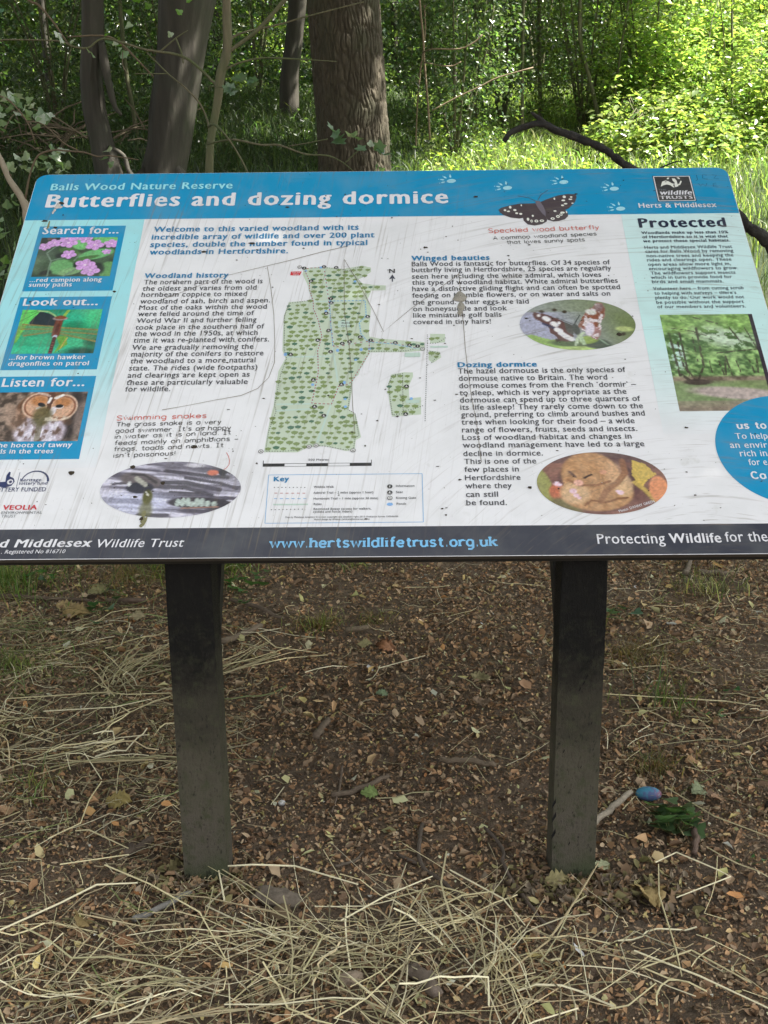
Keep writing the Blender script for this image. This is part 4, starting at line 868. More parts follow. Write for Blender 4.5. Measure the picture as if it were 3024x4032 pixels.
def tube(P, r, seg=8, wob=0.0, seed=0):
    P = np.asarray(P, float); n = len(P); r = np.broadcast_to(r, (n,)); V = []; prev = None
    for i in range(n):
        d = P[min(i+1, n-1)]-P[max(i-1, 0)]; d /= np.linalg.norm(d)+1e-9
        if prev is None: prev = np.cross(d, [0.3, 1, .2]); 
        a = prev-(prev@d)*d; a /= np.linalg.norm(a)+1e-9; b = np.cross(d, a); prev = a
        for k in range(seg):
            t = 2*np.pi*k/seg; q = r[i]*(1+wob*(noise(k*1.3+seed, i*.9, seed)-.5)); V.append(P[i]+(a*np.cos(t)+b*np.sin(t))*q)
    F = [(i*seg+k, i*seg+(k+1) % seg, (i+1)*seg+(k+1) % seg, (i+1)*seg+k) for i in range(n-1) for k in range(seg)]
    F += [tuple(range(seg))[::-1], tuple((n-1)*seg+k for k in range(seg))]; return V, F
def smoothpath(P, r, sub=4):
    P = np.asarray(P, float); n = len(P); r = np.broadcast_to(r, (n,)).astype(float); o, q = [], []
    for i in range(n-1):
        p0, p1, p2, p3 = P[max(i-1, 0)], P[i], P[i+1], P[min(i+2, n-1)]
        for k in range(sub):
            t = k/sub; o.append(.5*((2*p1)+(-p0+p2)*t+(2*p0-5*p1+4*p2-p3)*t*t+(-p0+3*p1-3*p2+p3)*t**3)); q.append(r[i]*(1-t)+r[i+1]*t)
    o.append(P[-1]); q.append(r[-1]); return np.array(o), np.array(q)
def join(parts):
    V, F = [], []
    for v, f in parts:
        i = len(V); V += [tuple(x) for x in v]; F += [tuple(k+i for k in q) for q in f]
    return V, F
def branches(name, lst, mat, parent, seg=7, sub=3, wob=.25):
    parts = []
    for k, (P, r) in enumerate(lst): p, q = smoothpath(P, r, sub); parts.append(tube(p, q, seg, wob, k*3))
    V, F = join(parts); return mesh(name, V, F, mat, parent=parent, smooth=True)
def barked(name, path, seg, dz, amp, kind, mat, parent):
    """trunk with real bark relief; path = (x, y, z, r) from the ground up"""
    P = np.array(path, float); z = np.arange(P[0, 2], P[-1, 2], dz); x = np.interp(z, P[:, 2], P[:, 0]); y = np.interp(z, P[:, 2], P[:, 1]); r = np.interp(z, P[:, 2], P[:, 3])
    k = np.ones(5)/5
    if len(z) > 12: x = np.convolve(np.pad(x, 2, 'edge'), k, 'valid'); r = np.convolve(np.pad(r, 2, 'edge'), k, 'valid')
    t = np.linspace(0, 2*np.pi, seg, endpoint=False); T_, Z_ = np.meshgrid(t, z); R0 = np.repeat(r[:, None], seg, 1); s = T_*R0.mean()
    if kind == 'oak':
        wx = s*16+2.2*fbm(s*7, Z_*3.2, 2, 3); per = lambda a: a
        circ = 2*np.pi*R0.mean(); nc_ = int(round(circ/.028)); cw, ch = circ/nc_, .17; w1 = (fbm(np.cos(T_)*4, np.sin(T_)*4, Z_*6, 3)-.5)
        S_ = (s+w1*.07) / cw; Q_ = (Z_ + (noise(np.cos(T_)*7, np.sin(T_)*7, Z_*3)-.5)*.12)/ch; si, qi = np.floor(S_).astype(np.int64), np.floor(Q_).astype(np.int64); D1 = np.full(S_.shape, 9.0); D2 = D1.copy()
        for da in (-1, 0, 1):
            for db in (-1, 0, 1):
                a_, b_ = si+da, qi+db; am = np.mod(a_, nc_); px = a_+.1+.8*hsh(am, b_, 3); py = b_+.1+.8*hsh(am, b_, 8); dd = np.hypot(S_-px, Q_-py)
                nw = dd < D1; D2 = np.where(nw, D1, np.minimum(D2, dd)); D1 = np.where(nw, dd, D1)
        e = np.clip((D2-D1)/.32, 0, 1); rd = e**.6; rough_ = noise(np.cos(T_)*R0*60, np.sin(T_)*R0*60, Z_*40)-.5
        d = amp*(rd-.6)*1.3+amp*.45*rough_*rd+amp*.5*(noise(S_*.9, Q_*.9, 4)-.5)
    else:
        d = amp*(fbm(np.cos(T_)*2.3, np.sin(T_)*2.3, Z_*1.1, 3)-.5)*2+amp*.12*(noise(np.cos(T_)*R0*40, np.sin(T_)*R0*40, Z_*12)-.5)
    RR = R0+d; V = np.stack([x[:, None]+RR*np.cos(T_), y[:, None]+RR*np.sin(T_), Z_], -1).reshape(-1, 3)
    i = np.arange(len(z)*seg).reshape(len(z), seg); j = np.roll(i, -1, 1); F = np.stack([i[:-1], j[:-1], j[1:], i[1:]], -1).reshape(-1, 4)
    return mesh(name, V, F, mat, parent=parent, smooth=True)
def foliage(name, P, size, col, parent, mat=None, **kw):
    V, F, c_ = leaf_cards(P, size, col, **kw); o = mesh(name, V, F, mat or M_leaf, c_, parent); o['kind'] = 'stuff'; return o

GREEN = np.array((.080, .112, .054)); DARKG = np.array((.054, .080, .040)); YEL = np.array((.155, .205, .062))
# ---------------------------------------------------------------- big trees (trunk with bark relief, crown overhead)
def crown(parent, cx, cy, z0, z1, r, n=9000, size=.17, nc=150):
    n = int(n*1.9); size = size*1.25; P = cluster_pts(n, nc*3, cx, cy, z0, z1, r, r, .42); foliage('crown', P, size, GREEN, parent)  # crowns placed and thickened to block the sun over board and left background
t5 = empty('oak_tree', (-.29, 8, gzf(-.29, 8)), 'large oak trunk with deeply furrowed brown bark rising behind the middle of the board', 'tree')
def rel(o, path): return [(a-o.location.x, b-o.location.y, c_-o.location.z, *rest) for a, b, c_, *rest in path]
barked('trunk', rel(t5, [(-.27, 8, .55, .32), (-.27, 8, .9, .295), (-.277, 8, 1.313, .285), (-.293, 8, 1.73, .279), (-.321, 8, 2.174, .279), (-.346, 8, 2.607, .276), (-.36, 8, 4, .25), (-.38, 8, 7, .2)]), 360, .012, .0155, 'oak', M_oak, t5)
branches('limb', [(rel(t5, [(-.36, 8, 5.5), (.8, 7.6, 6.8), (2.2, 6.8, 7.8)]), [.1, .08, .03]), (rel(t5, [(-.36, 8, 5.2), (-1.6, 8.3, 6.5), (-3, 8, 7.4)]), [.1, .08, .03]), (rel(t5, [(-.37, 8, 6.2), (-.3, 6.5, 7.4), (.2, 5, 8)]), [.1, .07, .03]), (rel(t5, [(-.38, 8, 6.8), (-.4, 8.2, 9.5)]), [.17, .03])], M_oak, t5)
crown(t5, .7-t5.location.x, 5.6-8, 6.2-t5.location.z, 9.5, 4.3, 11500)
t2 = empty('hornbeam_tree', (-2.2, 10, gzf(-2.2, 10)), 'thick smooth grey-brown trunk with fluted sides, widening upwards, left of the thin sapling', 'tree')
barked('trunk', rel(t2, [(-2.25, 10, .9, .34), (-2.22, 10, 1.05, .27), (-2.191, 10, 1.242, .215), (-2.101, 10, 1.521, .21), (-2.051, 10, 1.812, .225), (-1.983, 10, 2.145, .228), (-1.921, 10, 2.471, .235), (-1.859, 10, 2.793, .268), (-1.78, 10, 3.3, .27), (-1.7, 10, 7, .2)]), 90, .03, .028, 'smooth', M_smooth, t2)
branches('root', [(rel(t2, [(-2.1, 9.9, 1.35), (-1.97, 9.85, 1.15), (-1.93, 9.8, .7)]), [.05, .07, .09]), (rel(t2, [(-2.33, 9.9, 1.28), (-2.46, 9.8, 1.1), (-2.52, 9.7, .7)]), [.04, .06, .07])], M_smooth, t2)
crown(t2, -2.8-t2.location.x, 9.5-10, 6.0-t2.location.z, 9.6, 4.6, 11000)
t1 = empty('slanting_tree', (-2.62, 9.8, gzf(-2.62, 9.8)), 'slender dark leaning trunk at the left, with torn bark along its right side', 'tree')
barked('trunk', rel(t1, [(-2.60, 9.8, .9, .19), (-2.64, 9.8, 1.15, .145), (-2.68, 9.8, 1.35, .125), (-2.706, 9.8, 1.531, .112), (-2.755, 9.8, 1.819, .11), (-2.765, 9.8, 2.147, .104), (-2.719, 9.8, 2.468, .104), (-2.698, 9.8, 2.785, .1), (-2.65, 9.8, 3.4, .1), (-2.6, 9.8, 6.6, .07)]), 60, .03, .016, 'smooth', M_smooth, t1)
branches('dead_stub', [(rel(t1, [(-2.63, 9.72, 2.45), (-2.60, 9.68, 2.2), (-2.57, 9.68, 2.0), (-2.53, 9.66, 1.85), (-2.47, 9.62, 1.78)]), [.03, .045, .035, .022, .012]), (rel(t1, [(-2.62, 9.7, 1.5), (-2.47, 9.6, 1.42), (-2.43, 9.55, 1.3), (-2.36, 9.5, 1.2)]), [.02, .02, .022, .024])], M_smooth, t1)
crown(t1, -5.2-t1.location.x, 9.8-9.8, 5.6-t1.location.z, 9, 3.4, 6500)
t4 = empty('background_tree', (-1.43, 16, gzf(-1.43, 16)), 'mid-sized dark trunk standing far back to the left of the big oak', 'tree')
barked('trunk', rel(t4, [(-1.46, 16, 1.5, .2), (-1.44, 16, 1.7, .16), (-1.427, 16, 1.776, .142), (-1.404, 16, 2.313, .129), (-1.325, 16, 2.752, .122), (-1.256, 16, 3.292, .125), (-1.2, 16, 7, .09)]), 40, .05, .012, 'smooth', M_smooth, t4)
crown(t4, -.5-t4.location.x, 0, 6.0-t4.location.z, 9, 3.6, 6500)
for i, (x, y, r, lab) in enumerate(((-6.3, 14.5, 3.6, 'added far left tree, its broad shading crown above the picture'), (4.4, 0.9, 3.4, 'added tree to the right of the clearing whose crown shades the board'), (-5.2, 3.4, 3.4, 'added tree to the left of the board whose crown shades the litter'), (5.6, 15.0, 1.7, 'added tree behind the bramble bank shading the shrubs right of the oak'), (2.0, 11.6, 2.3, 'added tree behind the oak whose crown shades the grass to its left'))):  # trees added so that their crowns keep the sun off these spots
    tx = {1: 6.4, 4: -.40}.get(i, x); t = empty('added_shade_tree', (tx, y, gzf(tx, y)), lab, 'tree')
    barked('trunk', [(0, 0, -.1, .2 if i != 3 else .09), (0, 0, .3, .16 if i != 3 else .07), (.05, 0, 3, .14 if i != 3 else .06), (x-tx, 0, 7, .08)], 24, .1, .015, 'smooth', M_smooth, t)
    crown(t, x-tx, 0, (5.6 if i != 1 else 5.2), 8.5, r, int(1100*r*r*.8), .17, 90)
t3 = empty('hazel_sapling', (-.875, 3.8, gzf(-.875, 3.8)), 'thin crooked yellow-green sapling stem with a side branch, close behind the board', 'sapling')
branches('stem', [(rel(t3, [(-.86, 3.8, .25), (-.88, 3.8, 1.0), (-.872, 3.8, 1.334), (-.863, 3.8, 1.47), (-.852, 3.8, 1.612), (-.807, 3.8, 1.806), (-.785, 3.8, 1.936), (-.752, 3.8, 2.034), (-.743, 3.8, 2.257), (-.73, 3.8, 2.8), (-.7, 3.8, 3.6)]), [.032, .027, .023, .021, .019, .019, .022, .023, .020, .018, .010])], M_thin, t3, 10, 4)
branches('branch', [(rel(t3, [(-.757, 3.8, 2.02), (-.68, 3.8, 2.07), (-.594, 3.8, 2.13), (-.491, 3.8, 2.232), (-.433, 3.8, 2.297), (-.36, 3.8, 2.42)]), [.010, .010, .010, .011, .012, .009])], M_thin, t3)
W = lambda *a: a
tw = [([(-.74, 3.8, 2.08), (-.686, 3.85, 2.114), (-.507, 3.9, 2.154), (-.384, 3.9, 2.186), (-.1, 3.9, 2.25)], [.006, .006, .005, .004, .003]), ([(-.785, 3.8, 1.936), (-.712, 3.8, 1.973), (-.599, 3.8, 1.998), (-.504, 3.8, 1.997), (-.231, 3.8, 1.979)], [.006, .005, .004, .004, .002]),
      ([(-.85, 3.75, 1.69), (-.806, 3.6, 1.699), (-.753, 3.5, 1.669), (-.694, 3.5, 1.586), (-.637, 3.5, 1.465), (-.6, 3.5, 1.3)], [.007, .006, .005, .004, .004, .003]), ([(-.85, 3.7, 1.61), (-.778, 3.6, 1.624), (-.692, 3.5, 1.631), (-.576, 3.5, 1.607), (-.492, 3.5, 1.605), (-.375, 3.5, 1.564), (-.266, 3.5, 1.555), (-.189, 3.5, 1.517), (-.127, 3.5, 1.459)], [.006, .005, .005, .005, .005, .004, .004, .003, .002]),
      ([(-.79, 3.85, 1.9), (-.84, 4, 1.888), (-.903, 4, 1.952), (-1.003, 4, 2.023), (-1.171, 4, 2.052), (-1.292, 4, 2.088), (-1.365, 4, 2.105), (-1.407, 4, 2.097), (-1.459, 4, 2.063), (-1.533, 4, 2.072), (-1.605, 4, 2.098), (-1.861, 4, 2.106), (-1.9, 4, 2.1), (-2.2, 4, 2.15)], [.008, .008, .007, .007, .006, .006, .006, .005, .005, .005, .004, .004, .003, .003]),
      ([(-.86, 3.85, 1.62), (-.887, 4, 1.706), (-.92, 4, 1.794), (-.991, 4, 1.874), (-1.07, 4, 1.938), (-1.171, 4, 2.041)], [.006, .005, .005, .004, .004, .003]), ([(-1.236, 4, 1.942), (-1.07, 4, 1.94)], .003), ([(-1.108, 4, 2.04), (-1.027, 4, 2.101), (-.963, 4, 2.139)], [.005, .004, .002]), ([(-1.023, 4, 2.101), (-.998, 4, 2.031), (-.994, 4, 1.988)], [.005, .004, .003]), ([(-.19, 3.5, 1.52), (-.142, 3.5, 1.565), (-.111, 3.5, 1.587)], .003), ([(-.45, 3.5, 1.60), (-.367, 3.5, 1.612), (-.266, 3.5, 1.63)], .0025), ([(-.715, 3.5, 1.855), (-.812, 3.6, 1.869), (-.83, 3.7, 1.85)], [.002, .003, .003])]
branches('twig', [(rel(t3, P), r) for P, r in tw], M_thin, t3, 6)
def lobed(name_, s, lobes=3):
    """small lobed leaf mesh, gently folded"""
    pts = []
    for k in range(14):
        t = -2.6+5.2*k/13; rr_ = .5*(1+.28*math.cos(lobes*t*1.15)) ; pts.append((rr_*math.sin(t), .5-.5*math.cos(0)+rr_*math.cos(t)))
    pts = [(a*s, b*s, abs(a)*s*.35) for a, b in pts]; V = [(0, -.5*s, 0)]+pts+[(0, 0, 0)]; n = len(V)-1
    F = [(n, i, i+1) for i in range(1, n-1)]+[(n, n-1, 0), (n, 0, 1)]
    me = bpy.data.meshes.new(name_); me.from_pydata(V, [], F); me.update()
    a = me.color_attributes.new('Col', 'FLOAT_COLOR', 'POINT'); return me, a
def leaf_set(cols, s, k=3):
    out = []
    for c_ in cols:
        me, a = lobed('leaf', s, k); a.data.foreach_set('color', np.tile([*c_, 1], (len(me.vertices), 1)).astype(np.float32).ravel()); me.materials.append(M_near); out.append(me)
    return out
LP = leaf_set([(.26, .32, .24), (.18, .26, .15), (.36, .40, .36), (.12, .19, .10)], .040); LG = leaf_set([(.12, .25, .035), (.10, .2, .04)], .045); LB = leaf_set([(.12, .19, .13), (.10, .16, .09)], .05, 5)
def hang(parent, P, meshes, scale=1.0):
    for p in P:
        o = bpy.data.objects.new('leaf', random.choice(meshes)); COL.objects.link(o); o.parent = parent
        o.location = Vector(p)-parent.location; o.rotation_euler = (random.uniform(-.2, 1.4), random.uniform(-.9, .9), random.uniform(0, 6.3)); s = scale*random.uniform(.7, 1.25); o.scale = (s, s*random.uniform(.8, 1.2), s)
hang(t3, [(-.715, 3.5, 1.857), (-.701, 3.5, 1.843), (-.686, 3.5, 1.85), (-.623, 3.6, 1.885), (-.609, 3.6, 1.87), (-.612, 3.6, 1.892), (-.668, 3.6, 1.903), (-.691, 3.6, 1.896), (-.709, 3.5, 1.843)], LB)
hang(t3, [(-.245, 3.4, 1.671), (-.222, 3.4, 1.649), (-.207, 3.4, 1.627), (-.215, 3.4, 1.612), (-.032, 3.4, 1.588), (-.021, 3.4, 1.566), (-.005, 3.4, 1.559), (-.041, 3.4, 1.5), (-.112, 3.4, 1.583)], LB, 1.1)
hang(t3, [(-.165, 3.4, 1.645), (-.138, 3.4, 1.648), (-.123, 3.4, 1.63), (-.018, 3.4, 1.492), (-.07, 3.4, 1.607)], LP)
hang(t3, [(-1.324, 4, 2.08), (-1.354, 4, 2.09), (-1.28, 4, 2.03), (-1.3, 4, 2.05), (-1.46, 4, 2.05), (-1.53, 4, 2.09), (-1.44, 4, 2.03), (-1.05, 4, 2.12), (-1.6, 4, 2.12)], LP, .9)
hang(t3, [(-1.31, 4, 2.07), (-1.36, 4, 2.12), (-1.15, 4, 2.25), (-1.05, 4, 2.3), (-1.0, 4, 2.22), (-1.2, 4, 2.28), (-1.12, 4, 2.33), (-.95, 4, 2.27), (-1.25, 4, 2.22)], LG, .9)
th = empty('hawthorn_bush', (-2.0, 3.1, gzf(-2.0, 3.1)), 'straggly bush at the left edge with a pale curved stem and small shiny grey-green leaves', 'bush')
branches('stem', [(rel(th, [(-1.5, 3, .12), (-1.53, 3, .8), (-1.547, 3, 1.285), (-1.55, 3, 1.363), (-1.571, 3, 1.421), (-1.611, 3, 1.485), (-1.631, 3, 1.548), (-1.652, 3, 1.599), (-1.67, 3, 1.674), (-1.76, 3, 1.95), (-1.95, 3, 2.4)]), [.024, .022, .020, .018, .015, .013, .012, .011, .010, .008, .005])], simple('pale_stem', (150, 140, 122), .7, nscale=60, amt=.3), th, 9)
branches('twig', [(rel(th, P), r) for P, r in (([(-1.75, 3, 1.9), (-1.642, 3, 1.845), (-1.616, 3, 1.824), (-1.575, 3, 1.803), (-1.512, 3, 1.722), (-1.485, 3, 1.633)], [.005, .005, .004, .004, .003, .003]), ([(-1.55, 3, 1.4), (-1.518, 3, 1.508), (-1.475, 3, 1.584), (-1.401, 3, 1.604), (-1.366, 3, 1.6), (-1.28, 3, 1.593), (-1.224, 3, 1.575), (-1.173, 3, 1.578), (-1.05, 3, 1.56)], [.006, .005, .005, .004, .004, .004, .003, .003, .002]), ([(-1.512, 3, 1.722), (-1.442, 3, 1.707), (-1.363, 3, 1.631), (-1.308, 3, 1.603)], .003), ([(-2.2, 4.5, 2.6), (-1.887, 4.5, 2.345), (-1.812, 4.5, 2.303), (-1.732, 4.5, 2.204), (-1.693, 4.5, 2.141), (-1.643, 4.4, 2.103)], [.009, .008, .007, .006, .005, .004]), ([(-1.65, 4.4, 2.14), (-1.482, 4.5, 2.15), (-1.414, 4.6, 2.114), (-1.321, 4.6, 2.02), (-1.253, 4.6, 1.947)], [.004, .005, .006, .005, .004]), ([(-1.56, 3, 1.30), (-1.47, 3, 1.37), (-1.42, 3, 1.44)], .003), ([(-1.127, 3.2, 2.005), (-1.111, 3.1, 1.945), (-1.071, 3, 1.905)], .002), ([(-1.6, 3, 1.5), (-1.69, 3, 1.58), (-1.75, 3, 1.6)], .004))], simple('twig_bark', (96, 84, 66), .8), th, 6)
LL_ = [(-1.625, 3.32, 1.78), (-1.591, 3.08, 1.805), (-1.672, 3.24, 1.825), (-1.6, 3.0, 1.804), (-1.587, 3.16, 1.827), (-1.595, 3.32, 1.787), (-1.536, 3.08, 1.777), (-1.648, 3.24, 1.772), (-1.617, 3.0, 1.743), (-1.664, 3.16, 1.713), (-1.669, 3.32, 1.716), (-1.54, 3.08, 1.736), (-1.533, 3.24, 1.736), (-1.466, 3.0, 1.721), (-1.493, 3.16, 1.728), (-1.521, 3.32, 1.725), (-1.431, 3.08, 1.745), (-1.569, 3.0, 1.571), (-1.564, 3.16, 1.563), (-1.564, 3.32, 1.544), (-1.567, 3.08, 1.53), (-1.576, 3.24, 1.514), (-1.443, 3.0, 1.539), (-1.46, 3.16, 1.608), (-1.477, 3.32, 1.583), (-1.412, 3.08, 1.546), (-1.439, 3.24, 1.531), (-1.365, 3.0, 1.528), (-1.472, 3.16, 1.516), (-1.552, 3.32, 1.511), (-1.415, 3.08, 1.511), (-1.22, 3.24, 1.597), (-1.196, 3.0, 1.564), (-1.413, 3.16, 1.594), (-1.696, 3.32, 1.527), (-1.645, 3.08, 1.771), (-1.66, 3.24, 1.801), (-1.348, 3.0, 2.047), (-1.055, 3.0, 2.091), (-1.177, 3.16, 2.081)]
hang(th, LL_+[(a+random.uniform(-.03, .03), b+.05, c_+random.uniform(-.03, .03)) for a, b, c_ in LL_[:36]], LP, 1.0)
hang(th, [(random.uniform(-1.78, -1.5), random.uniform(2.9, 3.2), random.uniform(.95, 1.42)) for _ in range(60)], LP[1:2]+LP[3:4]+LG[1:], .9)
# ---- dead branch arching behind the board
td = empty('dead_branch', (1.9, 2.2, gzf(1.9, 2.2)), 'blackened dead branch arching up behind the top right of the board', 'branch')
branches('limb', [(rel(td, [(.411, 1.9, 1.636), (.439, 1.9, 1.668), (.524, 1.9, 1.694), (.587, 1.9, 1.672), (.674, 1.9, 1.640), (.755, 1.9, 1.607), (.796, 1.9, 1.577), (.857, 1.9, 1.538), (.96, 1.9, 1.505), (1.081, 1.9, 1.462), (1.15, 1.9, 1.43), (1.229, 1.9, 1.375), (1.263, 1.9, 1.34), (1.312, 1.9, 1.31), (1.379, 1.92, 1.24), (1.6, 2.0, .9), (1.9, 2.2, .3), (2.05, 2.3, -.05)]), [.008, .0095, .0105, .0135, .012, .0125, .0125, .013, .014, .0165, .0175, .019, .020, .022, .024, .028, .034, .038])], M_dead, td, 12, 5, .6)
branches('stub', [(rel(td, [(.57, 1.9, 1.675), (.535, 1.9, 1.705), (.512, 1.9, 1.722), (.502, 1.9, 1.731)]), [.011, .009, .006, .004]), (rel(td, [(.90, 1.9, 1.52), (.985, 1.9, 1.56), (1.02, 1.9, 1.563)]), [.004, .003, .002])], M_dead, td, 7)

# ---------------------------------------------------------------- thin stems and shrubs of the clearing
for nm, P, lab in (('slender_tree', [(2.69, 14, 1.0, .04), (2.666, 14, 1.403, .034), (2.606, 14, 1.707, .029), (2.48, 14, 2.168, .025), (2.348, 14, 2.601, .023), (2.325, 14, 3.083, .022), (2.3, 14, 5, .015)], 'thin bending pale-brown stem above the dead branch, curving away to the left as it rises'),
        ('slender_tree', [(1.66, 14, 1.2, .026), (1.653, 14, 1.718, .022), (1.639, 14, 2.841, .018), (1.63, 14, 4.8, .01)], 'thin straight stem in the shrubs just left of the dead branch tip'),
        ('slender_tree', [(2.0, 15, 1.3, .034), (1.983, 15, 1.928, .028), (1.946, 15, 2.804, .024), (1.9, 15, 5, .016)], 'mossy straight stem between the two thin stems right of the oak'),
        ('slender_tree', [(2.75, 14.2, 1.2, .02), (2.815, 14, 2.105, .014), (2.857, 14, 2.595, .014), (2.919, 14, 3.076, .014), (3.0, 14, 4.6, .01)], 'dark thin stem leaning right at the edge of the sunlit bramble'),
        ('slender_tree', [(4.0, 13, 1.1, .018), (4.001, 13, 1.917, .013), (3.933, 13, 2.89, .011), (3.9, 13, 3.6, .006)], 'single dark upright stem standing in the sunlit bramble at far right'),
        ('slender_tree', [(1.15, 15, 1.3, .032), (1.141, 15, 2.148, .025), (1.126, 15, 3.181, .025), (1.1, 15, 5, .018)], 'pale brown straight stem a little right of the oak trunk'),
        ('slender_tree', [(-3.18, 14, 1.2, .036), (-3.216, 14, 1.85, .028), (-3.285, 14, 2.507, .027), (-3.3, 14, 4.5, .018)], 'dark green thin stem seen between the two left trunks')):
    t = empty(nm, (P[0][0], P[0][1], P[0][2]), lab, 'young tree'); branches('stem', [([q[:3] for q in rel(t, P)], [q[3] for q in P])], M_thin, t, 8)
    q = np.array(P[-1][:3])-np.array(P[0][:3]); foliage('leaves', cluster_pts(500, 25, q[0], q[1], q[2]-1.5, q[2]+.3, .6, .5, .18), .06, YEL, t)
tv = empty('honeysuckle_vine', (.43, 12, 1.4), 'two pale dangling vine stems hanging side by side just right of the oak', 'vine')
branches('stem', [(rel(tv, P), r) for P, r in (([(.44, 12, 1.5), (.424, 12, 1.816), (.379, 12, 2.34), (.365, 12, 2.598), (.331, 12, 2.937), (.3, 12, 3.6)], .012), ([(.29, 12.3, 1.4), (.298, 12.3, 1.639), (.318, 12.3, 1.999), (.347, 12.3, 2.265), (.40, 12.3, 2.7), (.34, 12.3, 3.4)], .010), ([(.37, 11.8, 2.40), (.454, 11.5, 2.417), (.736, 11.5, 2.414), (.894, 11.5, 2.479), (.972, 11.5, 2.552)], .008), ([(.38, 11.9, 2.3), (.542, 11.5, 2.25), (.666, 11.5, 2.248), (.754, 11.5, 2.289)], .007), ([(.45, 11.5, 1.80), (.703, 11.5, 1.928), (.969, 11.5, 2.044), (1.146, 11.5, 2.126), (1.514, 11.5, 2.222)], .007))], simple('vine_bark', (136, 118, 98), .8), tv, 6)
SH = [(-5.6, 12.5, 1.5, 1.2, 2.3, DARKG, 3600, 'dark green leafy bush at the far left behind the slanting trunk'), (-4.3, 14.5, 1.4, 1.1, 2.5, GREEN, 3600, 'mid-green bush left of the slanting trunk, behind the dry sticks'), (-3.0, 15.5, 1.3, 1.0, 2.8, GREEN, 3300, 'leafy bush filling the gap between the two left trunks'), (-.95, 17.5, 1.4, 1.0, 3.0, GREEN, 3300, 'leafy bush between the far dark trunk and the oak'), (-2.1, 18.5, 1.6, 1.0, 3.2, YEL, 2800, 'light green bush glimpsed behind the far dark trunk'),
      (.75, 12.6, .75, .6, 1.9, GREEN*1.1, 3400, 'bright leafy shrub growing round the vines beside the oak'), (1.5, 15.2, 1.0, .8, 2.6, GREEN, 3300, 'shrub with hanging leaves right of the vines'), (2.5, 14.6, .9, .8, 2.7, YEL*.85, 4000, 'tall yellow-green hazel shrub in the middle of the right side'), (3.3, 14.3, .8, .7, 2.0, YEL*1.5, 3600, 'sunlit shrub between the hazel and the bramble bank'), (4.9, 17.2, 1.9, 1.0, 2.6, YEL*1.7, 5000, 'bright bush above and behind the sunlit bramble'), (6.6, 17.0, 1.4, 1.0, 3.0, YEL*.8, 2600, 'bush at the far top right corner'), (2.3, 18.2, 1.5, .9, 3.4, GREEN, 3000, 'tall bush behind the yellow-green hazel')]  # sunlight on the bright right-hand bushes is put into a paler leaf colour
SH += [(-8.2, 9.5, 1.6, 1.4, 2.4, GREEN, 2600, 'bush beyond the left edge of the picture, level with the leaning trunk'), (-9.5, 14.5, 2.0, 1.6, 3.0, DARKG, 2600, 'tall bush well beyond the left edge of the picture'), (-6.2, 6.0, 1.0, .9, 1.5, GREEN, 1800, 'low bush left of the board, outside the picture'), (9.0, 12.5, 1.8, 1.5, 2.6, YEL, 2600, 'bush beyond the right edge of the picture, behind the bramble'), (6.8, 7.5, 1.1, 1.0, 1.5, YEL, 1800, 'low bush right of the board, outside the picture'), (10.5, 17, 2.2, 1.5, 3.2, GREEN, 2400, 'tall bush well beyond the right edge of the picture')]
for x, y, rx, ry, h, col, n, lab in SH:
    t = empty('shrub', (x, y, gzf(x, y)), lab, 'shrub'); st_ = []
    for k in range(6): a = random.uniform(0, 6.28); st_.append(([(0, 0, -.1), (.3*math.cos(a), .3*math.sin(a), h*.5), (rx*.6*math.cos(a), ry*.6*math.sin(a), h*.92)], [.022, .015, .006]))
    branches('stem', st_, M_thin, t, 5)
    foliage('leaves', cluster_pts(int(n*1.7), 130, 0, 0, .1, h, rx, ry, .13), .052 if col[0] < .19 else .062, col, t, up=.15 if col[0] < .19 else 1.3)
def mound(cx, cy, rx, ry, h, n, col, lab, seed):
    t = empty('bramble', (cx, cy, gzf(cx, cy)), lab, 'bramble'); a = RG.uniform(0, 2*np.pi, n); q = np.sqrt(RG.uniform(0, 1, n)); x = cx+rx*q*np.cos(a); y = cy+ry*q*np.sin(a)
    lump = fbm(x*1.5+seed, y*1.5, seed, 3); lump2 = np.clip(fbm(x*3.4+seed*2, y*3.4, seed, 2)*2.2-.35, .15, 1.5); top = h*np.clip(1-q**3.5, 0, 1)**.7*(.15+.75*lump+.5*lump2*lump); z = gz(x, y)+top-RG.normal(.02, .11, n)-(RG.uniform(0, 1, n) < .3)*RG.uniform(0, .5, n)*top
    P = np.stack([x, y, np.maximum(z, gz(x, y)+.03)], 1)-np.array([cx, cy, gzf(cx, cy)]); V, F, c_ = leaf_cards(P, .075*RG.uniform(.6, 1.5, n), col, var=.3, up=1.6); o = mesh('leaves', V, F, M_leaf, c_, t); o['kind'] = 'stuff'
    st_ = []
    for k in range(16):
        b = random.uniform(0, 6.28); r_ = random.uniform(.3, .9); e = np.array([rx*r_*math.cos(b), ry*r_*math.sin(b)]); g0 = gzf(cx, cy); g1 = gzf(cx+e[0], cy+e[1])-g0
        st_.append(([(e[0]*.4, e[1]*.4, g1*.4-.05), (e[0]*.8, e[1]*.8, g1+h*random.uniform(.5, .95)), (e[0]*1.1, e[1]*1.1, g1+h*random.uniform(.1, .4))], [.01, .008, .004]))
    branches('cane', st_, M_thin, t, 5)
BK = np.array((.26, .31, .135))  # leaf colour raised to look sunlit; the mounds scale it for sun and shade
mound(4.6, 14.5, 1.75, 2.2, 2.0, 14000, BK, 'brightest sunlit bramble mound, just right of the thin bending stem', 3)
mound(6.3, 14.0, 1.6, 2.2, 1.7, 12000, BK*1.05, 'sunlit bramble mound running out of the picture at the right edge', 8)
mound(3.3, 12.7, 1.1, .9, .7, 4000, BK*.8, 'low leafy mound under the bending stem, above the dead branch', 12)
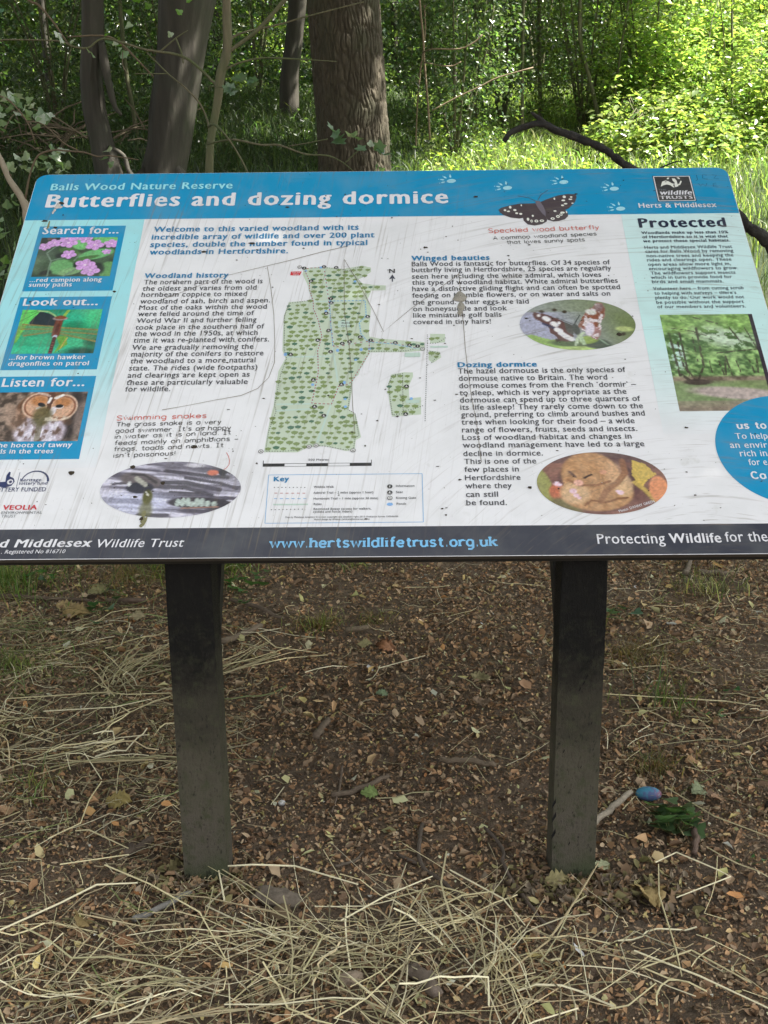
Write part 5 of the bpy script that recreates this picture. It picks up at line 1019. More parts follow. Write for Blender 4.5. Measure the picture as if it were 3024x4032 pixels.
mound(5.0, 16.3, 2.2, 1.4, 2.3, 9000, BK*.75, 'higher bramble mound behind the brightest one, partly shaded', 15)
# dry stick heap at the left
tp = empty('brushwood_pile', (-3.9, 13, gzf(-3.9, 13)), 'heap of grey-brown dry sticks left of the slanting trunk', 'stick pile')
V, F = join([tube([(a, b, c_), (a+dx*.5, b+dy*.5, c_+dz*.5+.04), (a+dx, b+dy, c_+dz)], [.012, .010, .005], 4) for a, b, c_, dx, dy, dz in ((random.gauss(0, .5), random.gauss(0, .3), abs(random.gauss(.15, .15)), random.uniform(-.7, .7), random.uniform(-.4, .4), random.uniform(-.1, .35)) for _ in range(80))])
o = mesh('sticks', V, F, simple('dry_sticks', (118, 106, 88), .9, nscale=3, amt=.5), parent=tp); o['kind'] = 'stuff'
# grass and low herbs
def blades(n, X, Y_, h, w, col, name, mat, lean=.5, var=.35, lay=0.0):
    Z = gz(X, Y_)-.02; th = RG.uniform(0, 2*np.pi, n); d = np.stack([np.cos(th), np.sin(th)], 1); ln = h*RG.uniform(.1, 1, n)*lean*2; ph = RG.uniform(0, 2*np.pi, n); s = np.stack([np.cos(ph), np.sin(ph)], 1)*(w*RG.uniform(.6, 1.4, n)/2)[:, None]
    B = np.stack([X, Y_, Z], 1); hz = h[:, None]; e = np.array([[0, 0, 1.0]])
    D3 = np.concatenate([d, np.zeros((n, 1))], 1); S3 = np.concatenate([s, np.zeros((n, 1))], 1); M1 = B+e*hz*.6+D3*(ln*.35)[:, None]; T1 = B+e*hz*(1-lean*.35)+D3*ln[:, None]
    V = np.stack([B-S3, B+S3, M1+S3*.8, M1-S3*.8, T1], 1).reshape(-1, 3); i = np.arange(n)*5
    F = np.concatenate([np.stack([i, i+1, i+2], 1), np.stack([i, i+2, i+3], 1), np.stack([i+3, i+2, i+4], 1)])
    c_ = np.clip(np.asarray(col)*np.exp(RG.normal(0, var, n))[:, None]*(1+RG.normal(0, .2, n)[:, None]*np.array([[.6, .1, -.2]])), .003, .6)
    return mesh(name, V, F, mat, np.repeat(c_, 5, 0))
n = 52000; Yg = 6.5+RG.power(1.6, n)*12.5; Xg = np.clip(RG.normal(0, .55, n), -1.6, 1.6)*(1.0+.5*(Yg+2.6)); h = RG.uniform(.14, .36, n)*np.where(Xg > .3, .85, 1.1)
tag(blades(n, Xg, Yg, h, .012, np.where((Xg > .3)[:, None], np.array((.19, .225, .10)), GREEN*.8), 'grass', M_grass), kind='stuff')  # sun and shade painted in: paler blades on the clearing side, darker ones left
n = 36000; Yg = RG.uniform(-3, 12, n); Xg = RG.uniform(-1, 1, n)*9; k = (np.abs(Xg) > .25*np.clip(Yg, 2.6, 9)+.1) & ((Yg > 2.4) | (np.abs(Xg) > 2.1+.4*noise(Yg*1.5, Xg*1.5))); Xg, Yg = Xg[k], Yg[k]
tag(blades(len(Xg), Xg, Yg, RG.uniform(.12, .4, len(Xg)), .008, GREEN*.75, 'long_grass', M_grass), kind='stuff')
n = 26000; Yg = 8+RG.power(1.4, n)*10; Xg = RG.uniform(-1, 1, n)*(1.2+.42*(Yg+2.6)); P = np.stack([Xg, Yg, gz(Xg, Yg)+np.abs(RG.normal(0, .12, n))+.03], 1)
k = fbm(Xg*.9, Yg*.9, 4) > .47; foliage('ground_herbs', P[k], .055, np.where((Xg[k] > .3)[:, None], YEL*1.7, GREEN*.8), None, up=.8)  # herbs coloured lighter on the sunny right, darker on the shaded left
# far wood: one mass of leaves with trunks that can just be told apart
n = 150000; Xf = RG.uniform(-15, 15, n); Yf = RG.uniform(20, 30, n); Pz = gz(Xf, Yf)+RG.power(1.1, n)*7.5
k = fbm(Xf*.8, Pz*.9, Yf*.35, 3) > .25; P = np.stack([Xf, Yf, Pz], 1)[k]
Xf = RG.uniform(-30, 30, 70000); Yf = RG.uniform(30, 44, 70000); P2 = np.stack([Xf, Yf, gz(Xf, Yf)+RG.uniform(0, 8.5, 70000)], 1); th_ = RG.uniform(0, 2*np.pi, 60000); th_ = th_[(np.abs(np.sin(th_/2+np.pi/4)) < .99)]; rd_ = RG.uniform(17, 24, len(th_)); X3 = rd_*np.cos(th_); Y3 = rd_*np.sin(th_)+1; k3 = Y3 < np.abs(X3)*.9; P3 = np.stack([X3, Y3, gz(X3, Y3)+RG.uniform(0, 5.0, len(X3))], 1)[k3 & (Y3 > -4)]; P2 = np.concatenate([P2, P3]); nP1 = len(P); P = np.concatenate([P, P2])
foliage('distant_wood', P, np.where(P[:, 1] > 30, .42, np.where(np.arange(len(P)) >= nP1, .34, .15)), GREEN*.95, None, hue=.35)
for i in range(13):
    x = -8.2+i*1.32+random.uniform(-.4, .4); y = random.uniform(18.5, 24); z = gzf(x, y); r = random.uniform(.035, .09)
    V, F = tube(*smoothpath([(0, 0, -.2), (random.uniform(-.1, .1), 0, 2), (random.uniform(-.3, .3), 0, 4.5), (random.uniform(-.4, .4), 0, 7)], [r*1.2, r, r*.8, r*.4], 3), 8)
    o = mesh('far_trunk', V, F, M_smooth, smooth=True); o.location = (x, y, z); tag(o, 'thin bare trunk in the wood far behind the shrubs', 'tree trunk', 'thin trunks of the distant wood')

# ---------------------------------------------------------------- woodland floor under the board
def chips(n, X, Y_, size, col, name, thick=True, lift=.004, tilt=.6, slender=(.2, .75), parent=None):
    """curled bits of dead leaf: six-point folded blade with a raised tip"""
    Z = gz(X, Y_)+lift+RG.uniform(0, .008, n); v = np.stack([RG.normal(0, tilt, n), RG.normal(0, tilt, n), np.ones(n)], 1); v /= np.linalg.norm(v, axis=1)[:, None]
    a = RG.normal(size=(n, 3)); a -= (a*v).sum(1)[:, None]*v; a /= np.linalg.norm(a, axis=1)[:, None]; b = np.cross(v, a)
    s = size[:, None]; w = s*RG.uniform(*slender, n)[:, None]; c_ = s*RG.uniform(-.25, .45, n)[:, None]; B = np.stack([X, Y_, Z], 1); j = lambda k: 1+RG.uniform(-k, k, n)[:, None]
    V = np.stack([B-a*s*.5, B-a*s*.12*j(.8)+b*w*.5*j(.4)+v*c_*j(.5), B+a*s*.28*j(.5)+b*w*.38*j(.5)+v*c_*.8, B+a*s*.52+v*c_*.5*j(1), B+a*s*.2*j(.6)-b*w*.42*j(.5)+v*c_*.7, B-a*s*.2*j(.6)-b*w*.45*j(.4)+v*c_*.9*j(.5), B], 1).reshape(-1, 3)
    i = np.arange(n)*7; F = np.concatenate([np.stack([i+6, i+p, i+(p+1) % 6], 1) for p in range(6)])
    cc_ = np.repeat(np.clip(col, .003, .6), 7, 0); o = mesh(name, V, F, M_litter, cc_, parent); return o
PAL = np.array([(.085, .056, .036), (.12, .078, .046), (.16, .105, .062), (.20, .135, .078), (.11, .085, .06), (.055, .038, .026), (.15, .12, .085), (.24, .17, .095), (.10, .062, .035), (.17, .15, .07), (.19, .10, .045), (.26, .21, .14)])
def pick(n, p=None): return np.array([3.05, 2.85, 2.6])*PAL[RG.choice(len(PAL), n, p=p)]*np.exp(RG.normal(0, .16, n))[:, None]
P_ = np.array([14, 15, 9, 4, 17, 10, 12, 2, 8, 4, .5, 1.2]); P_ /= P_.sum()
def field(n, x0, x1, y0, y1, f):
    X, Y_ = RG.uniform(x0, x1, n), RG.uniform(y0, y1, n); k = RG.uniform(0, 1, n) < f(X, Y_); return X[k], Y_[k]
bare = lambda X, Y_: 1-.65*np.clip((fbm(X*3.2+2, Y_*3.2+7, 1)-.53)*9, 0, 1)
X, Y_ = field(88000, -2.1, 2.1, -1.0, 3.1, bare)
tag(chips(len(X), X, Y_, RG.gamma(4, .0027, len(X))+.004, pick(len(X), P_), 'leaf_litter'), 'brown crumbled dead leaves covering the ground under and round the board', 'leaf litter', kind='stuff')
X, Y_ = field(95000, -1.9, 1.9, -.8, 2.6, lambda X, Y_: .55+.45*(Y_ < .9))
tag(chips(len(X), X, Y_, RG.gamma(3, .0014, len(X))+.003, pick(len(X), P_)*RG.choice([.5, .9, 1.3], len(X))[:, None], 'soil_crumbs', slender=(.6, 1.0), tilt=.7), 'small crumbs of soil and broken leaf between the larger litter', 'soil crumbs', kind='stuff')
X, Y_ = field(900, -2.1, 2.1, -.9, 3.0, bare)
tag(chips(len(X), X, Y_, RG.uniform(.024, .045, len(X)), pick(len(X), None)*1.25, 'larger_dead_leaves', lift=.012, tilt=.6), 'larger curled dead leaves lying scattered in the litter', 'dead leaves', kind='stuff')
ax_ = np.concatenate([RG.normal(c0, sx, n_) for c0, sx, n_ in ((-.419, .085, 260), (.442, .10, 420), (.58, .10, 200), (-.49, .04, 60))]); ay_ = np.concatenate([RG.normal(c0, sx, n_) for c0, sx, n_ in ((-.03, .03, 260), (-.04, .04, 420), (-.06, .05, 200), (.06, .06, 60))])
tag(chips(len(ax_), ax_, ay_, RG.uniform(.016, .038, len(ax_)), (PAL[RG.choice([2, 3, 6, 9, 9, 4], len(ax_))]*1.5)*np.exp(RG.normal(0, .25, len(ax_)))[:, None], 'gathered_leaves', lift=.008, tilt=.9), 'dull yellow and brown curled leaves gathered round the foot of the posts', 'dead leaves', kind='stuff')
# hay: bent flat stalks
def stalks(lst):
    """lst of (points, width, colour): three-sided tubes"""
    V, F, C = [], [], []
    for P, w, c_ in lst:
        v, f = tube(P, w, 3); i = len(V); V += v; F += [tuple(q+i for q in k) for k in f]; C += [c_]*len(v)
    return np.array(V), F, np.array(C)
def stalk_path(x, y, ang, L_, kinks, zbase):
    P = [(x, y)]; n = 3+kinks*2; bend = random.gauss(0, .16); kk = set(random.sample(range(1, n), kinks)) if kinks else set()
    for k in range(n):
        l = L_/n*random.uniform(.7, 1.3); x += l*math.cos(ang); y += l*math.sin(ang); P.append((x, y)); ang += bend*random.uniform(.2, 1.4)+(random.gauss(0, .9) if k+1 in kk else 0)
    zz = [zbase+random.uniform(-.004, .010) for _ in P]; return [(a, b, c_) for (a, b), c_ in zip(P, zz)]
STR = [(.70, .62, .37), (.54, .48, .28), (.76, .70, .48), (.40, .37, .21), (.28, .24, .15), (.58, .48, .29)]; GST = [(.20, .24, .09), (.14, .18, .06), (.26, .26, .12)]; DRY = [(.20, .14, .08), (.26, .18, .10), (.16, .12, .07)]
hay = []
def addhay(n, x0, x1, y0, y1, lo, hi, w, cols, zb=(.006, .03), dirm=None, ds=9, fx=None):
    for _ in range(n):
        x, y = random.uniform(x0, x1), random.uniform(y0, y1)
        if fx and random.random() > fx(x, y): continue
        a = random.uniform(0, 6.283) if dirm is None else random.gauss(dirm, ds)
        c_ = np.array(random.choice(cols))*math.exp(random.gauss(0, .18)); hay.append((stalk_path(x, y, a, random.uniform(lo, hi), random.choice((0, 0, 1, 1, 2)), random.uniform(*zb)), w*random.choice((random.uniform(.3, .8), random.uniform(.6, 1.35))), c_))
mat_ = lambda x, y: math.exp(-((x-.08)/.31)**2-((y+.27)/.10)**2)+.55*math.exp(-((x+.42)/.30)**2-((y+.36)/.12)**2)+.10*math.exp(-((x-.5)/.2)**2-((y+.36)/.1)**2)+.10*(y < -.42)*(x < .4)
addhay(1750, -1.15, .95, -.70, -.10, .08, .34, .0016, STR, (.006, .045), fx=mat_)
for _ in range(26):      # wisps: several stalks lying the same way
    x0_, y0_ = random.gauss(-.05, .38), random.uniform(-.6, -.24) if random.random() < .7 else random.uniform(-.4, 1.2)
    if y0_ > -.1: x0_ = random.uniform(-1.3, -.5)
    addhay(random.randint(5, 12), x0_-.05, x0_+.05, y0_-.03, y0_+.03, .15, .42, .0019, STR, (.012, .05), dirm=random.uniform(0, 3.14), ds=.16)
addhay(220, -1.3, -.42, -.5, .9, .06, .28, .0016, STR+GST[:1], fx=lambda x, y: .85)
addhay(240, -1.7, -.5, .5, 1.7, .08, .34, .0018, STR+GST+DRY)
addhay(1000, -2.0, -.6, .9, 2.4, .05, .2, .0012, GST+DRY+STR[3:5], (.004, .03), fx=lambda x, y: .35+.65*(x < -.8)*(y > 1.1))
addhay(50, .4, 1.3, -.55, .05, .06, .25, .0018, STR+DRY, fx=lambda x, y: .5)
addhay(360, .6, 2.0, .2, 2.3, .06, .24, .0014, STR+DRY+GST)
addhay(100, -.5, .6, .1, 2.1, .06, .2, .0013, STR+DRY)
addhay(2200, -1.5, -.4, -.6, 1.6, .03, .12, .0009, STR+DRY+GST[2:], (.003, .02))
addhay(500, .6, 1.5, .3, 2.0, .03, .12, .0009, STR+DRY, (.003, .02))
addhay(3200, -1.6, 1.6, -.6, 2.4, .02, .08, .0008, DRY+DRY+STR[3:5], (.004, .016))
allp = np.array([p for P, _, _ in hay for p in P]); zg = gz(allp[:, 0], allp[:, 1])+allp[:, 2]; k_ = 0
for i_, (P, w, c_) in enumerate(hay): n_ = len(P); hay[i_] = (np.column_stack([allp[k_:k_+n_, :2], zg[k_:k_+n_]]), w, c_); k_ += n_
V, F, C = stalks(hay); o = mesh('loose_hay', V, F, M_straw, C); tag(o, 'tangle of dry cut hay spread over the ground in front of the posts', 'hay', kind='stuff')
STRAWS = [([(-.663, .032), (-.539, -.058), (-.407, -.175), (-.33, -.323)], .0028, 'long straw slanting right, across the lichened stick in front of the left post'), ([(-.838, -.229), (-.729, -.127), (-.659, -.069), (-.57, -.046)], .0034, 'thick straw running in from the left edge below the left post'), ([(-.77, .187), (-.733, .176), (-.617, .084)], .0028, 'straw with a pale cut end just left of the short brown stick'), ([(-.76, .436), (-.766, .322), (-.761, .205), (-.828, .146)], .0025, 'upright-looking bent straw left of the left post, kinked like a hook'),
    ([(-.844, .594), (-.76, .436)], .0025, 'short straw meeting the top of the hooked straw'), ([(-.36, -.116), (-.392, .017), (-.308, .014), (-.211, .031), (-.06, -.057)], .0034, 'folded straw with a sharp corner at the left post foot'), ([(.64, .03), (.694, .055), (.773, -.019), (.802, -.028), (.658, -.116)], .0026, 'looped straw bent back on itself below the small ivy plant'), ([(.645, .02), (.621, -.104), (.614, -.315), (.612, -.384)], .0026, 'long straw running straight down from the looped straw'),
    ([(.532, -.359), (.648, -.308), (.744, -.418)], .0028, 'straw bent like a roof at the lower right'), ([(.529, -.304), (.644, -.394), (.76, -.492)], .003, 'straw slanting into the lower right corner'), ([(-.095, -.185), (.006, -.105), (.112, -.038)], .003, 'straight bright straw rising right from the middle of the hay'), ([(.087, -.174), (.176, -.11), (.247, -.103)], .003, 'thick straw with a joint just left of the foot of the right post'),
    ([(.154, .006), (.267, -.124), (.306, -.228)], .0028, 'straw crossing the dark forked twig near the right post'), ([(.742, .382), (.824, .224), (.932, .118)], .0024, 'long straw running right from the painted pebble'), ([(-1.162, .938), (-.864, .977), (-.789, .933), (-.664, .968)], .0028, 'longest level straw left of the left post, in its middle height'), ([(-1.027, .854), (-.816, .861), (-.709, .905)], .0024, 'level straw just below the longest one, left of the left post'),
    ([(-.842, .748), (-.7, .905), (-.657, .926)], .0022, 'thin straw rising to the left post below the two level ones'), ([(.672, .948), (1.022, .89), (1.106, .828)], .0026, 'level straw right of the right post at half its height'), ([(-.77, .033), (-.611, .064)], .0026, 'greenish straw lying level left of the foot of the left post'), ([(.449, -.478), (.486, -.476), (.552, -.417)], .0026, 'short white straw at the bottom edge, right of the hay'),
    ([(-.448, 1.444), (-.371, 1.317), (-.225, 1.24)], .0026, 'bent straw to the right of the left post near its top'), ([(-.024, 1.151), (.126, 1.242)], .0022, 'short pale straw alone on the bare litter between the posts')]
for P, w, lab in STRAWS:
    PP = [(a, b, gzf(a, b)+.030+.006*((k*7) % 3)) for k, (a, b) in enumerate(P)]; V, F = tube(PP, [w*.66]*(len(PP)-1)+[w*.5], 6); c_ = np.array(random.choice(STR[:3]))*1.15
    tag(mesh('straw_stalk', V, F, M_straw, np.tile(c_, (len(V), 1))), lab, 'straw')
# sticks and twigs
STK = [([(-.56, -.16), (-.503, -.115), (-.447, -.056)], .0075, (.22, .21, .19), 'grey lichened stick lying in front of the left post'), ([(-.627, .094), (-.6, .13), (-.575, .168)], .011, (.115, .085, .062), 'short thick brown stick left of the foot of the left post'), ([(-.767, -.3), (-.734, -.24)], .006, (.30, .17, .09), 'small reddish stick near the lower left corner'), ([(-.142, .38), (-.056, .417), (.008, .48)], .008, (.16, .12, .085), 'knobbly brown stick on the bare litter between the posts'),
    ([(.152, .555), (.226, .548), (.3, .527)], .0085, (.19, .145, .10), 'straight light brown stick just left of the right post'), ([(.092, .22), (.086, .072), (.142, -.027), (.185, -.099)], .0055, (.11, .085, .065), 'forked dark twig left of the foot of the right post'), ([(.245, .227), (.287, .118), (.284, .039), (.335, -.135), (.369, -.202)], .0045, (.12, .09, .07), 'long curving dark twig passing in front of the right post'), ([(-.118, .047), (-.07, .074), (-.045, .129)], .004, (.12, .095, .07), 'thin half-buried twig below the knobbly stick'),
    ([(.50, .205), (.533, .237), (.583, .3), (.644, .376)], .009, (.36, .31, .24), 'pale crooked stick between the right post and the painted pebble'), ([(.77, .196), (.76, .14), (.748, .09)], .009, (.15, .10, .075), 'short stub of stick right of the small ivy plant'), ([(-1.043, 1.801), (-.9, 1.798)], .011, (.13, .09, .065), 'stick lying level behind the left post, near the edge of the grass'), ([(-1.459, 1.857), (-1.252, 1.836), (-1.1, 1.802)], .008, (.12, .085, .06), 'dark brown twig at the far left behind the hay'),
    ([(-.579, 1.406), (-.544, 1.421), (-.44, 1.525)], .012, (.22, .17, .12), 'thick light stick poking out to the right behind the left post'), ([(-.575, 1.782), (-.48, 1.716), (-.369, 1.6)], .008, (.15, .11, .08), 'slanting twig right of the left post, under the board'), ([(-.142, 1.478), (-.067, 1.518)], .010, (.17, .13, .085), 'short stick beside the dry tuft between the posts'), ([(-.199, .69), (-.173, .816)], .011, (.16, .12, .085), 'upright stub of stick on the litter between the posts'),
    ([(1.208, 2.047), (1.311, 2.019)], .011, (.19, .15, .11), 'short stick far right under the board, lying level'), ([(1.151, 2.031), (1.19, 2.13), (1.217, 2.235)], .011, (.17, .135, .10), 'stick pointing away under the board at the right'), ([(.064, -.349), (.09, -.384), (.107, -.435)], .016, (.18, .14, .11), 'flat piece of bark among the hay at the bottom'), ([(-.119, .532), (-.124, .413), (-.138, .293)], .0035, (.15, .11, .08), 'thin wavy twig lying across the knobbly stick')]
for k, (P, r, c_, lab) in enumerate(STK):
    PP = [(a, b, gzf(a, b)+r*.9+.010) for a, b in P]; p, q = smoothpath(PP, [r]+[r*.92]*(len(PP)-2)+[r*.75], 5); p = p+RG.normal(0, r*.22, p.shape); V, F = tube(p, q, 9, .45, k*5)
    if 'forked' in lab: V, F = join([(V, F), tube([(.027, .109, gzf(.027, .109)+.008), (.06, .082, gzf(.06, .08)+.009), (.086, .068, gzf(.086, .068)+.008)], [.004, .005, .0045], 8, .4)])
    tag(mesh('stick' if r > .0056 else 'twig', V, F, M_stick, np.tile(np.array(c_), (len(V), 1)), smooth=True), lab, 'stick' if r > .0056 else 'twig')
# stones
def stone(name, x, y, sx, sy, sz, rz, mat, seed, lab, cat, rough=.25, sink=.35, lift=0):
    bm = bmesh.new(); bmesh.ops.create_icosphere(bm, subdivisions=4, radius=1)
    for v in bm.verts:
        n = fbm(v.co.x*1.6+seed, v.co.y*1.6, v.co.z*1.6, 4)-.5; v.co *= 1+n*rough*2
        v.co = Vector((v.co.x*sx, v.co.y*sy, v.co.z*sz))
    me = bpy.data.meshes.new(name); bm.to_mesh(me); bm.free(); o = link(name, me, None, mat, True); o.location = (x, y, gzf(x, y)+sz*(1-sink)+lift); o.rotation_euler = (0, 0, rz); return tag(o, lab, cat)
stone('clod', -.245, -.075, .062, .028, .020, -.25, simple('grey_clod', (112, 102, 90), .95, nscale=60, amt=.35, bscale=120, bstr=.8, bdist=.004), 1, 'flat grey clod of earth right of the foot of the left post', 'clod', .5)
stone('stone', -.232, -.133, .026, .022, .020, .4, simple('brown_stone', (104, 88, 66), .8, nscale=80, amt=.4, bscale=150, bstr=.6, bdist=.003), 4, 'small brown stone just below the grey clod', 'stone', .3)
stone('stone', -.066, -.365, .027, .018, .016, .5, simple('pale_stone', (150, 134, 116), .8, nscale=70, amt=.3, bscale=150, bstr=.6, bdist=.003), 7, 'pale pinkish stone among the hay at the bottom', 'stone', .3)
stone('stone', 1.0, .305, .026, .024, .022, .2, simple('dark_stone', (46, 38, 32), .85, nscale=70, amt=.3), 9, 'dark rounded stone half out of the picture at the right edge', 'stone', .15)
mt, nt, b, o = newmat('painted_pebble'); co = N(nt, 'ShaderNodeTexCoord').outputs['Object']
f = nz(nt, co, 30, 4, .6); f2 = nz(nt, co, 55, 5, .7); s_ = N(nt, 'ShaderNodeSeparateXYZ'); nt.links.new(co, s_.inputs[0])
cc = mixc(nt, ramp(nt, f, .46, .56), tuple(lin((70, 140, 170))), tuple(lin((84, 100, 144))))
cc = mixc(nt, ramp(nt, mth(nt, 'ADD', mth(nt, 'MULTIPLY', s_.outputs[0], 12), f2), .74, .95), cc, tuple(lin((140, 84, 106))))
cc = mixc(nt, ramp(nt, f2, .62, .7), cc, tuple(lin((112, 164, 190)))); cc = mixc(nt, ramp(nt, mth(nt, 'MULTIPLY_ADD', s_.outputs[0], -14, f), .95, 1.1), cc, tuple(lin((70, 140, 110))))
nt.links.new(cc, b.inputs['Base Color']); b.inputs['Roughness'].default_value = .6
stone('painted_pebble', .69, .372, .034, .020, .019, -.12, mt, 2, 'smooth pebble painted blue, purple and pink, lying right of the right post', 'pebble', .05, .1)
M_wf = simple('white_fluff', (208, 208, 206), .8, nscale=200, amt=.3)
stone('seed_fluff', -.27, .349, .009, .008, .008, 0, M_wf, 3, 'tiny white tuft of fluff on the bare litter right of the left post', 'fluff', .45, 0)
stone('shell_fragment', .483, -.209, .006, .005, .004, .4, M_wf, 5, 'tiny white shell fragment below the foot of the right post', 'shell', .1, 0)
# notable dead leaves, one by one
def dead_leaf(x, y, s, rz, col, lab, tilt=(.2, .1), asp=.7, curl=.6, lobes=5, name='dead_leaf', cat='leaf', zl=.012):
    nu, nv = 15, 9; V, F = [], []
    for i in range(nu):
        t = i/(nu-1); w = math.sin(math.pi*min(t*1.02+.02, 1))**.7*(1+.28*math.sin(t*lobes*6.28))*asp*.5
        for j in range(nv):
            q = j/(nv-1)*2-1; V.append(((t-.5)*s, q*w*s, s*(curl*.22*abs(q)**1.6*w*2+.10*math.sin(t*5+x*30)+.05*math.sin(q*7+t*9+y*20))))
    F = [(i*nv+j, i*nv+j+1, (i+1)*nv+j+1, (i+1)*nv+j) for i in range(nu-1) for j in range(nv-1)]
    c_ = np.array([np.array(col)*(.75+.5*noise(v[0]*160+x*9, v[1]*160, 2)) for v in V]); o = mesh(name, V, F, M_litter, c_, smooth=True)
    o.location = (x, y, gzf(x, y)+zl+.006); o.rotation_euler = (tilt[0], tilt[1], rz); return tag(o, lab, cat)
for a in ((.405, -.031, .068, .2, (.24, .21, .10), 'large curled yellow-green leaf against the foot of the right post', (.5, .1)), (.599, -.074, .105, 1.9, (.34, .25, .11), 'long torn yellow-brown leaf below the right side of the right post', (.3, .2)), (.516, .044, .045, .5, (.40, .42, .26), 'small pale green leaf touching the right side of the right post', (.2, .3)), (.866, .346, .042, .3, (.36, .23, .14), 'oval tan leaf to the right of the painted pebble', (.1, .1)), (.845, .537, .048, .1, (.40, .25, .13), 'light tan leaf further right and above the painted pebble', (.2, .1)), (.824, .389, .06, .8, (.24, .27, .16), 'pale green curled leaf above the ivy plant', (.6, .1)), (.623, .055, .04, 2.2, (.26, .24, .10), 'small upright yellow leaf between the right post and the looped straw', (.9, .3)),
    (-.496, .034, .055, 1.3, (.22, .19, .09), 'olive lobed leaf standing against the foot of the left post', (.9, .1)), (-.975, .306, .05, 0, (.40, .26, .15), 'light tan leaf at the left edge of the picture', (.1, .1)), (-.695, .344, .075, -.15, (.34, .27, .10), 'long yellow leaf left of the left post', (.5, .0)), (-.566, -.067, .03, 1.2, (.36, .17, .07), 'small orange-brown leaf in front of the left post', (.3, .3)), (-.673, -.173, .06, 1.9, (.27, .20, .09), 'twisted brown leaf among the hay at the lower left', (.7, .3)), (-.562, -.234, .045, .2, (.30, .16, .08), 'reddish curled leaf among the hay at the bottom left', (.3, .1)),
    (-.011, .988, .045, .1, (.20, .26, .15), 'grey-green lobed ivy leaf alone on the litter between the posts', (.2, .1)), (-.002, 1.357, .075, -.2, (.11, .05, .022), 'dark rust-red curled leaf between the posts', (.4, .1)), (-.075, 1.37, .05, .2, (.33, .30, .15), 'pale yellow curled leaf left of the rust-red one', (.4, .1)), (.299, 1.118, .065, 0, (.24, .21, .11), 'curled olive leaf just left of the right post', (.3, .2)), (.291, .92, .06, -.2, (.25, .18, .12), 'flat tan leaf left of the right post, halfway up', (.1, .1)), (-.301, 2.198, .05, 1.4, (.24, .17, .09), 'round brown leaf right under the edge of the board', (.8, .1)),
    (-1.179, 1.75, .08, .1, (.36, .27, .13), 'upper of two yellow-brown leaves behind the hay at the left', (.5, .1)), (-1.127, 1.674, .10, -.1, (.34, .25, .11), 'lower of two yellow-brown leaves behind the hay at the left', (.3, .1)), (-1.157+.06, 1.898, .08, .1, (.27, .25, .12), 'pale olive leaf near the grass edge at the left', (.3, .1)), (-.896, 1.633, .06, .3, (.34, .29, .17), 'pale leaf just left of the left post near its top', (.5, .1)), (-.04, .383, .05, .2, (.20, .27, .09), 'fresh green leaf resting beside the knobbly stick', (.6, .2)), (1.30, 2.12, .05, .2, (.36, .22, .08), 'orange leaf far right under the board', (.3, .1))):
    dead_leaf(*a[:4], a[4], a[5], a[6])
# grass tufts, ivy, seedlings
DG = [(.10, .13, .05), (.14, .15, .06)]
def tuft(x, y, r, n, h, cols, lab, cat='grass tuft', lean=.7, w=.003):
    th = RG.uniform(0, 6.28, n); rr_ = np.abs(RG.normal(0, r*.5, n)); X = x+rr_*np.cos(th); Y_ = y+rr_*np.sin(th); col = np.array(cols)[RG.integers(0, len(cols), n)]
    o = blades(n, X, Y_, h*RG.uniform(.4, 1, n), w, col, 'grass_tuft', M_grass, lean, .25); return tag(o, lab, cat)
tuft(-.237, 1.572, .13, 260, .10, DRY+GST, 'brownish-green dry grass tuft between the posts, nearer the left one'); tuft(-.049, 1.619, .12, 160, .08, DRY+GST[:1], 'small faded tuft right of the dry grass tuft between the posts'); tuft(-.123, 2.183, .08, 60, .10, GST, 'green tuft just under the edge of the board, between the posts')
tuft(1.197, 1.865, .2, 150, .16, DG+STR[3:5], 'spread of thin green and yellow grass far right of the right post'); tuft(.70, 1.55, .07, 70, .18, GST, 'green grass hugging the right side of the right post'); tuft(.82, 1.30, .2, 420, .09, DRY, 'reddish dry grass right of the right post'); tuft(.833, .935, .16, 70, .20, DG, 'thin green grass blades standing right of the right post at half height'); tuft(.74, .52, .1, 150, .11, DG+DRY+DRY, 'grass tuft with red-brown roots just above the painted pebble')
tuft(-1.5, 2.0, .35, 700, .20, GST+[(.10, .17, .045)], 'long green and yellow grass in the upper left below the board'); tuft(-.85, 2.15, .22, 420, .18, GST+[(.07, .13, .03)], 'green grass left of the left post under the board'); tuft(-.62, 2.15, .12, 200, .28, GST+[(.06, .12, .03)], 'tall grass drooping right behind the left post'); tuft(-1.0, 2.05, .25, 500, .12, DRY, 'red-brown dry grass behind the hay at the upper left'); tuft(-1.25, 1.25, .3, 420, .10, GST, 'flattened green grass amid the hay at the left'); tuft(-.95, .45, .12, 60, .12, GST, 'few green blades among the hay left of the left post')
def ivy(name, x, y, lst, col, lab, cat, h=.05, s=.03, stemc=(.10, .12, .05)):
    t = empty(name, (x, y, gzf(x, y)), lab, cat); meshes = leaf_set([col, tuple(np.array(col)*.7), tuple(np.array(col)*1.4)], s, 3); st_ = []
    for (dx, dy, dz, k) in lst:
        o = bpy.data.objects.new('leaf', random.choice(meshes)); COL.objects.link(o); o.parent = t; z = gzf(x+dx, y+dy)-gzf(x, y); o.location = (dx, dy, z+dz); o.scale = (k, k, k); o.rotation_euler = (random.uniform(.1, .8), random.uniform(-.3, .3), random.uniform(-.8, .8)+math.pi); st_.append(([(dx*.3, dy*.3, z*.3+.002), (dx*.8, dy*.8, z*.8+dz*.6), (dx, dy, z+dz-.002)], [.0014, .0012, .001]))
    branches('stem', st_, simple('herb_stem', (96, 104, 60), .6), t, 4, 2); return t
rv = random.Random(21)
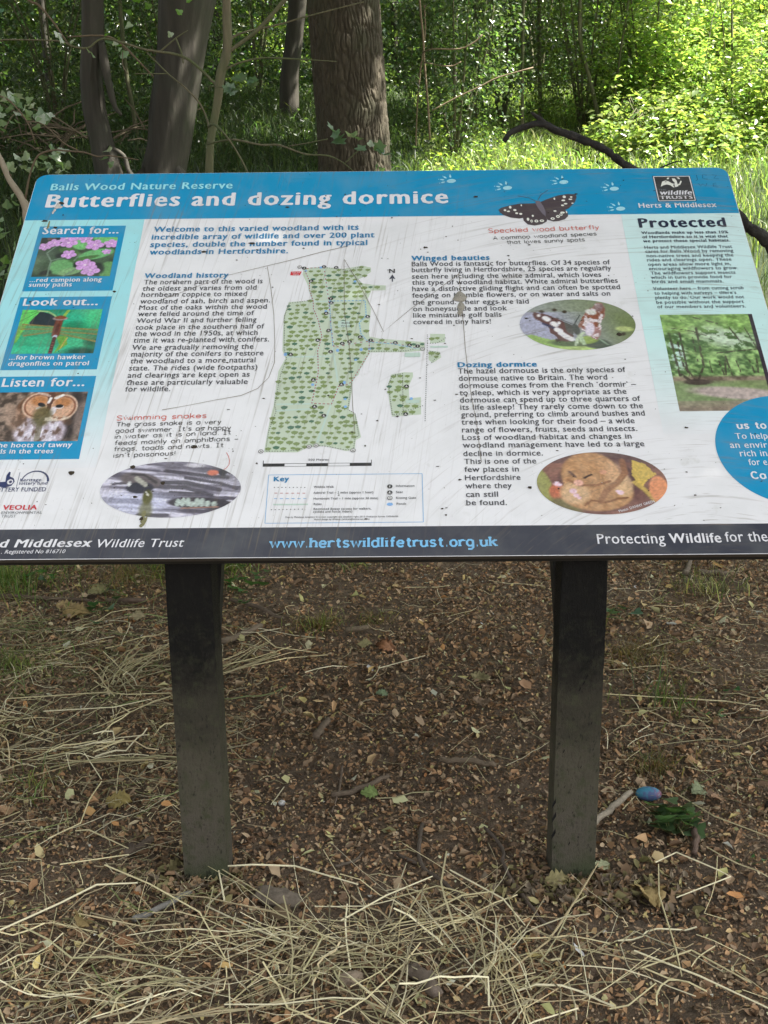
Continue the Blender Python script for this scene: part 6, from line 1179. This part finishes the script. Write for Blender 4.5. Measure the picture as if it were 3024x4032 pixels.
ivy('ivy_plant', .725, .21, [(rv.uniform(-.055, .06), rv.uniform(-.045, .05), rv.uniform(.015, .062), rv.uniform(.8, 1.35)) for _ in range(30)], (.10, .16, .085), 'small dark green round-leaved plant right of the foot of the right post', 'plant', s=.046)
ivy('ivy_trail', -.61, 1.9, [(rv.uniform(-.06, .2), rv.uniform(-.25, .1), rv.uniform(.02, .08), rv.uniform(.8, 1.4)) for _ in range(22)], (.06, .14, .045), 'trail of green ivy leaves just right of the left post, near its top', 'ivy', s=.042)
ivy('ivy_trail', -1.03, 1.68, [(rv.uniform(-.05, .05), rv.uniform(-.16, .2), rv.uniform(.02, .06), rv.uniform(.8, 1.2)) for _ in range(12)], (.05, .11, .05), 'ivy leaves left of the left post, beside the two yellow-brown leaves', 'ivy', s=.036)
ivy('ivy_trail', -1.36, 2.02, [(rv.uniform(-.07, .07), rv.uniform(-.05, .05), rv.uniform(.02, .07), rv.uniform(.8, 1.2)) for _ in range(8)], (.05, .12, .05), 'small cluster of green leaves in the upper left under the board', 'ivy', s=.04)
ivy('seedling', 1.156, 2.2, [(-.025, 0, .05, 1), (.028, .005, .05, 1), (0, -.02, .045, .7)], (.16, .30, .06), 'bright green two-leaved seedling right under the board at the right', 'seedling', s=.045)
ivy('seedling', .86, .06, [(-.02, 0, .012, .8), (.02, .01, .015, .8), (.045, .0, .012, .6)], (.06, .15, .06), 'tiny green seedling below the small ivy plant at the right', 'seedling', s=.02)
ivy('seedling', .86, 1.62, [(rv.uniform(-.06, .06), rv.uniform(-.03, .05), .03, 1.1) for _ in range(5)], (.08, .14, .10), 'grey-green lobed leaves in the grass right of the right post near its top', 'seedling', s=.045)
ivy('seedling', .98, .9, [(rv.uniform(-.12, .12), rv.uniform(-.12, .12), .025, .9) for _ in range(8)], (.06, .15, .06), 'scattered small green leaves in the thin grass right of the right post', 'seedling', s=.026)
for nm, lab in (('grass', 'sunlit and shaded green grass of the wood floor behind the board'), ('long_grass', 'longer dark grass just behind the board, to both sides'), ('ground_herbs', 'low leafy herbs growing through the grass behind the board'), ('distant_wood', 'leafy mass of the wood far behind the clearing')):
    o = bpy.data.objects.get(nm)
    if o: o['label'] = lab; o['category'] = nm.replace('_', ' ')
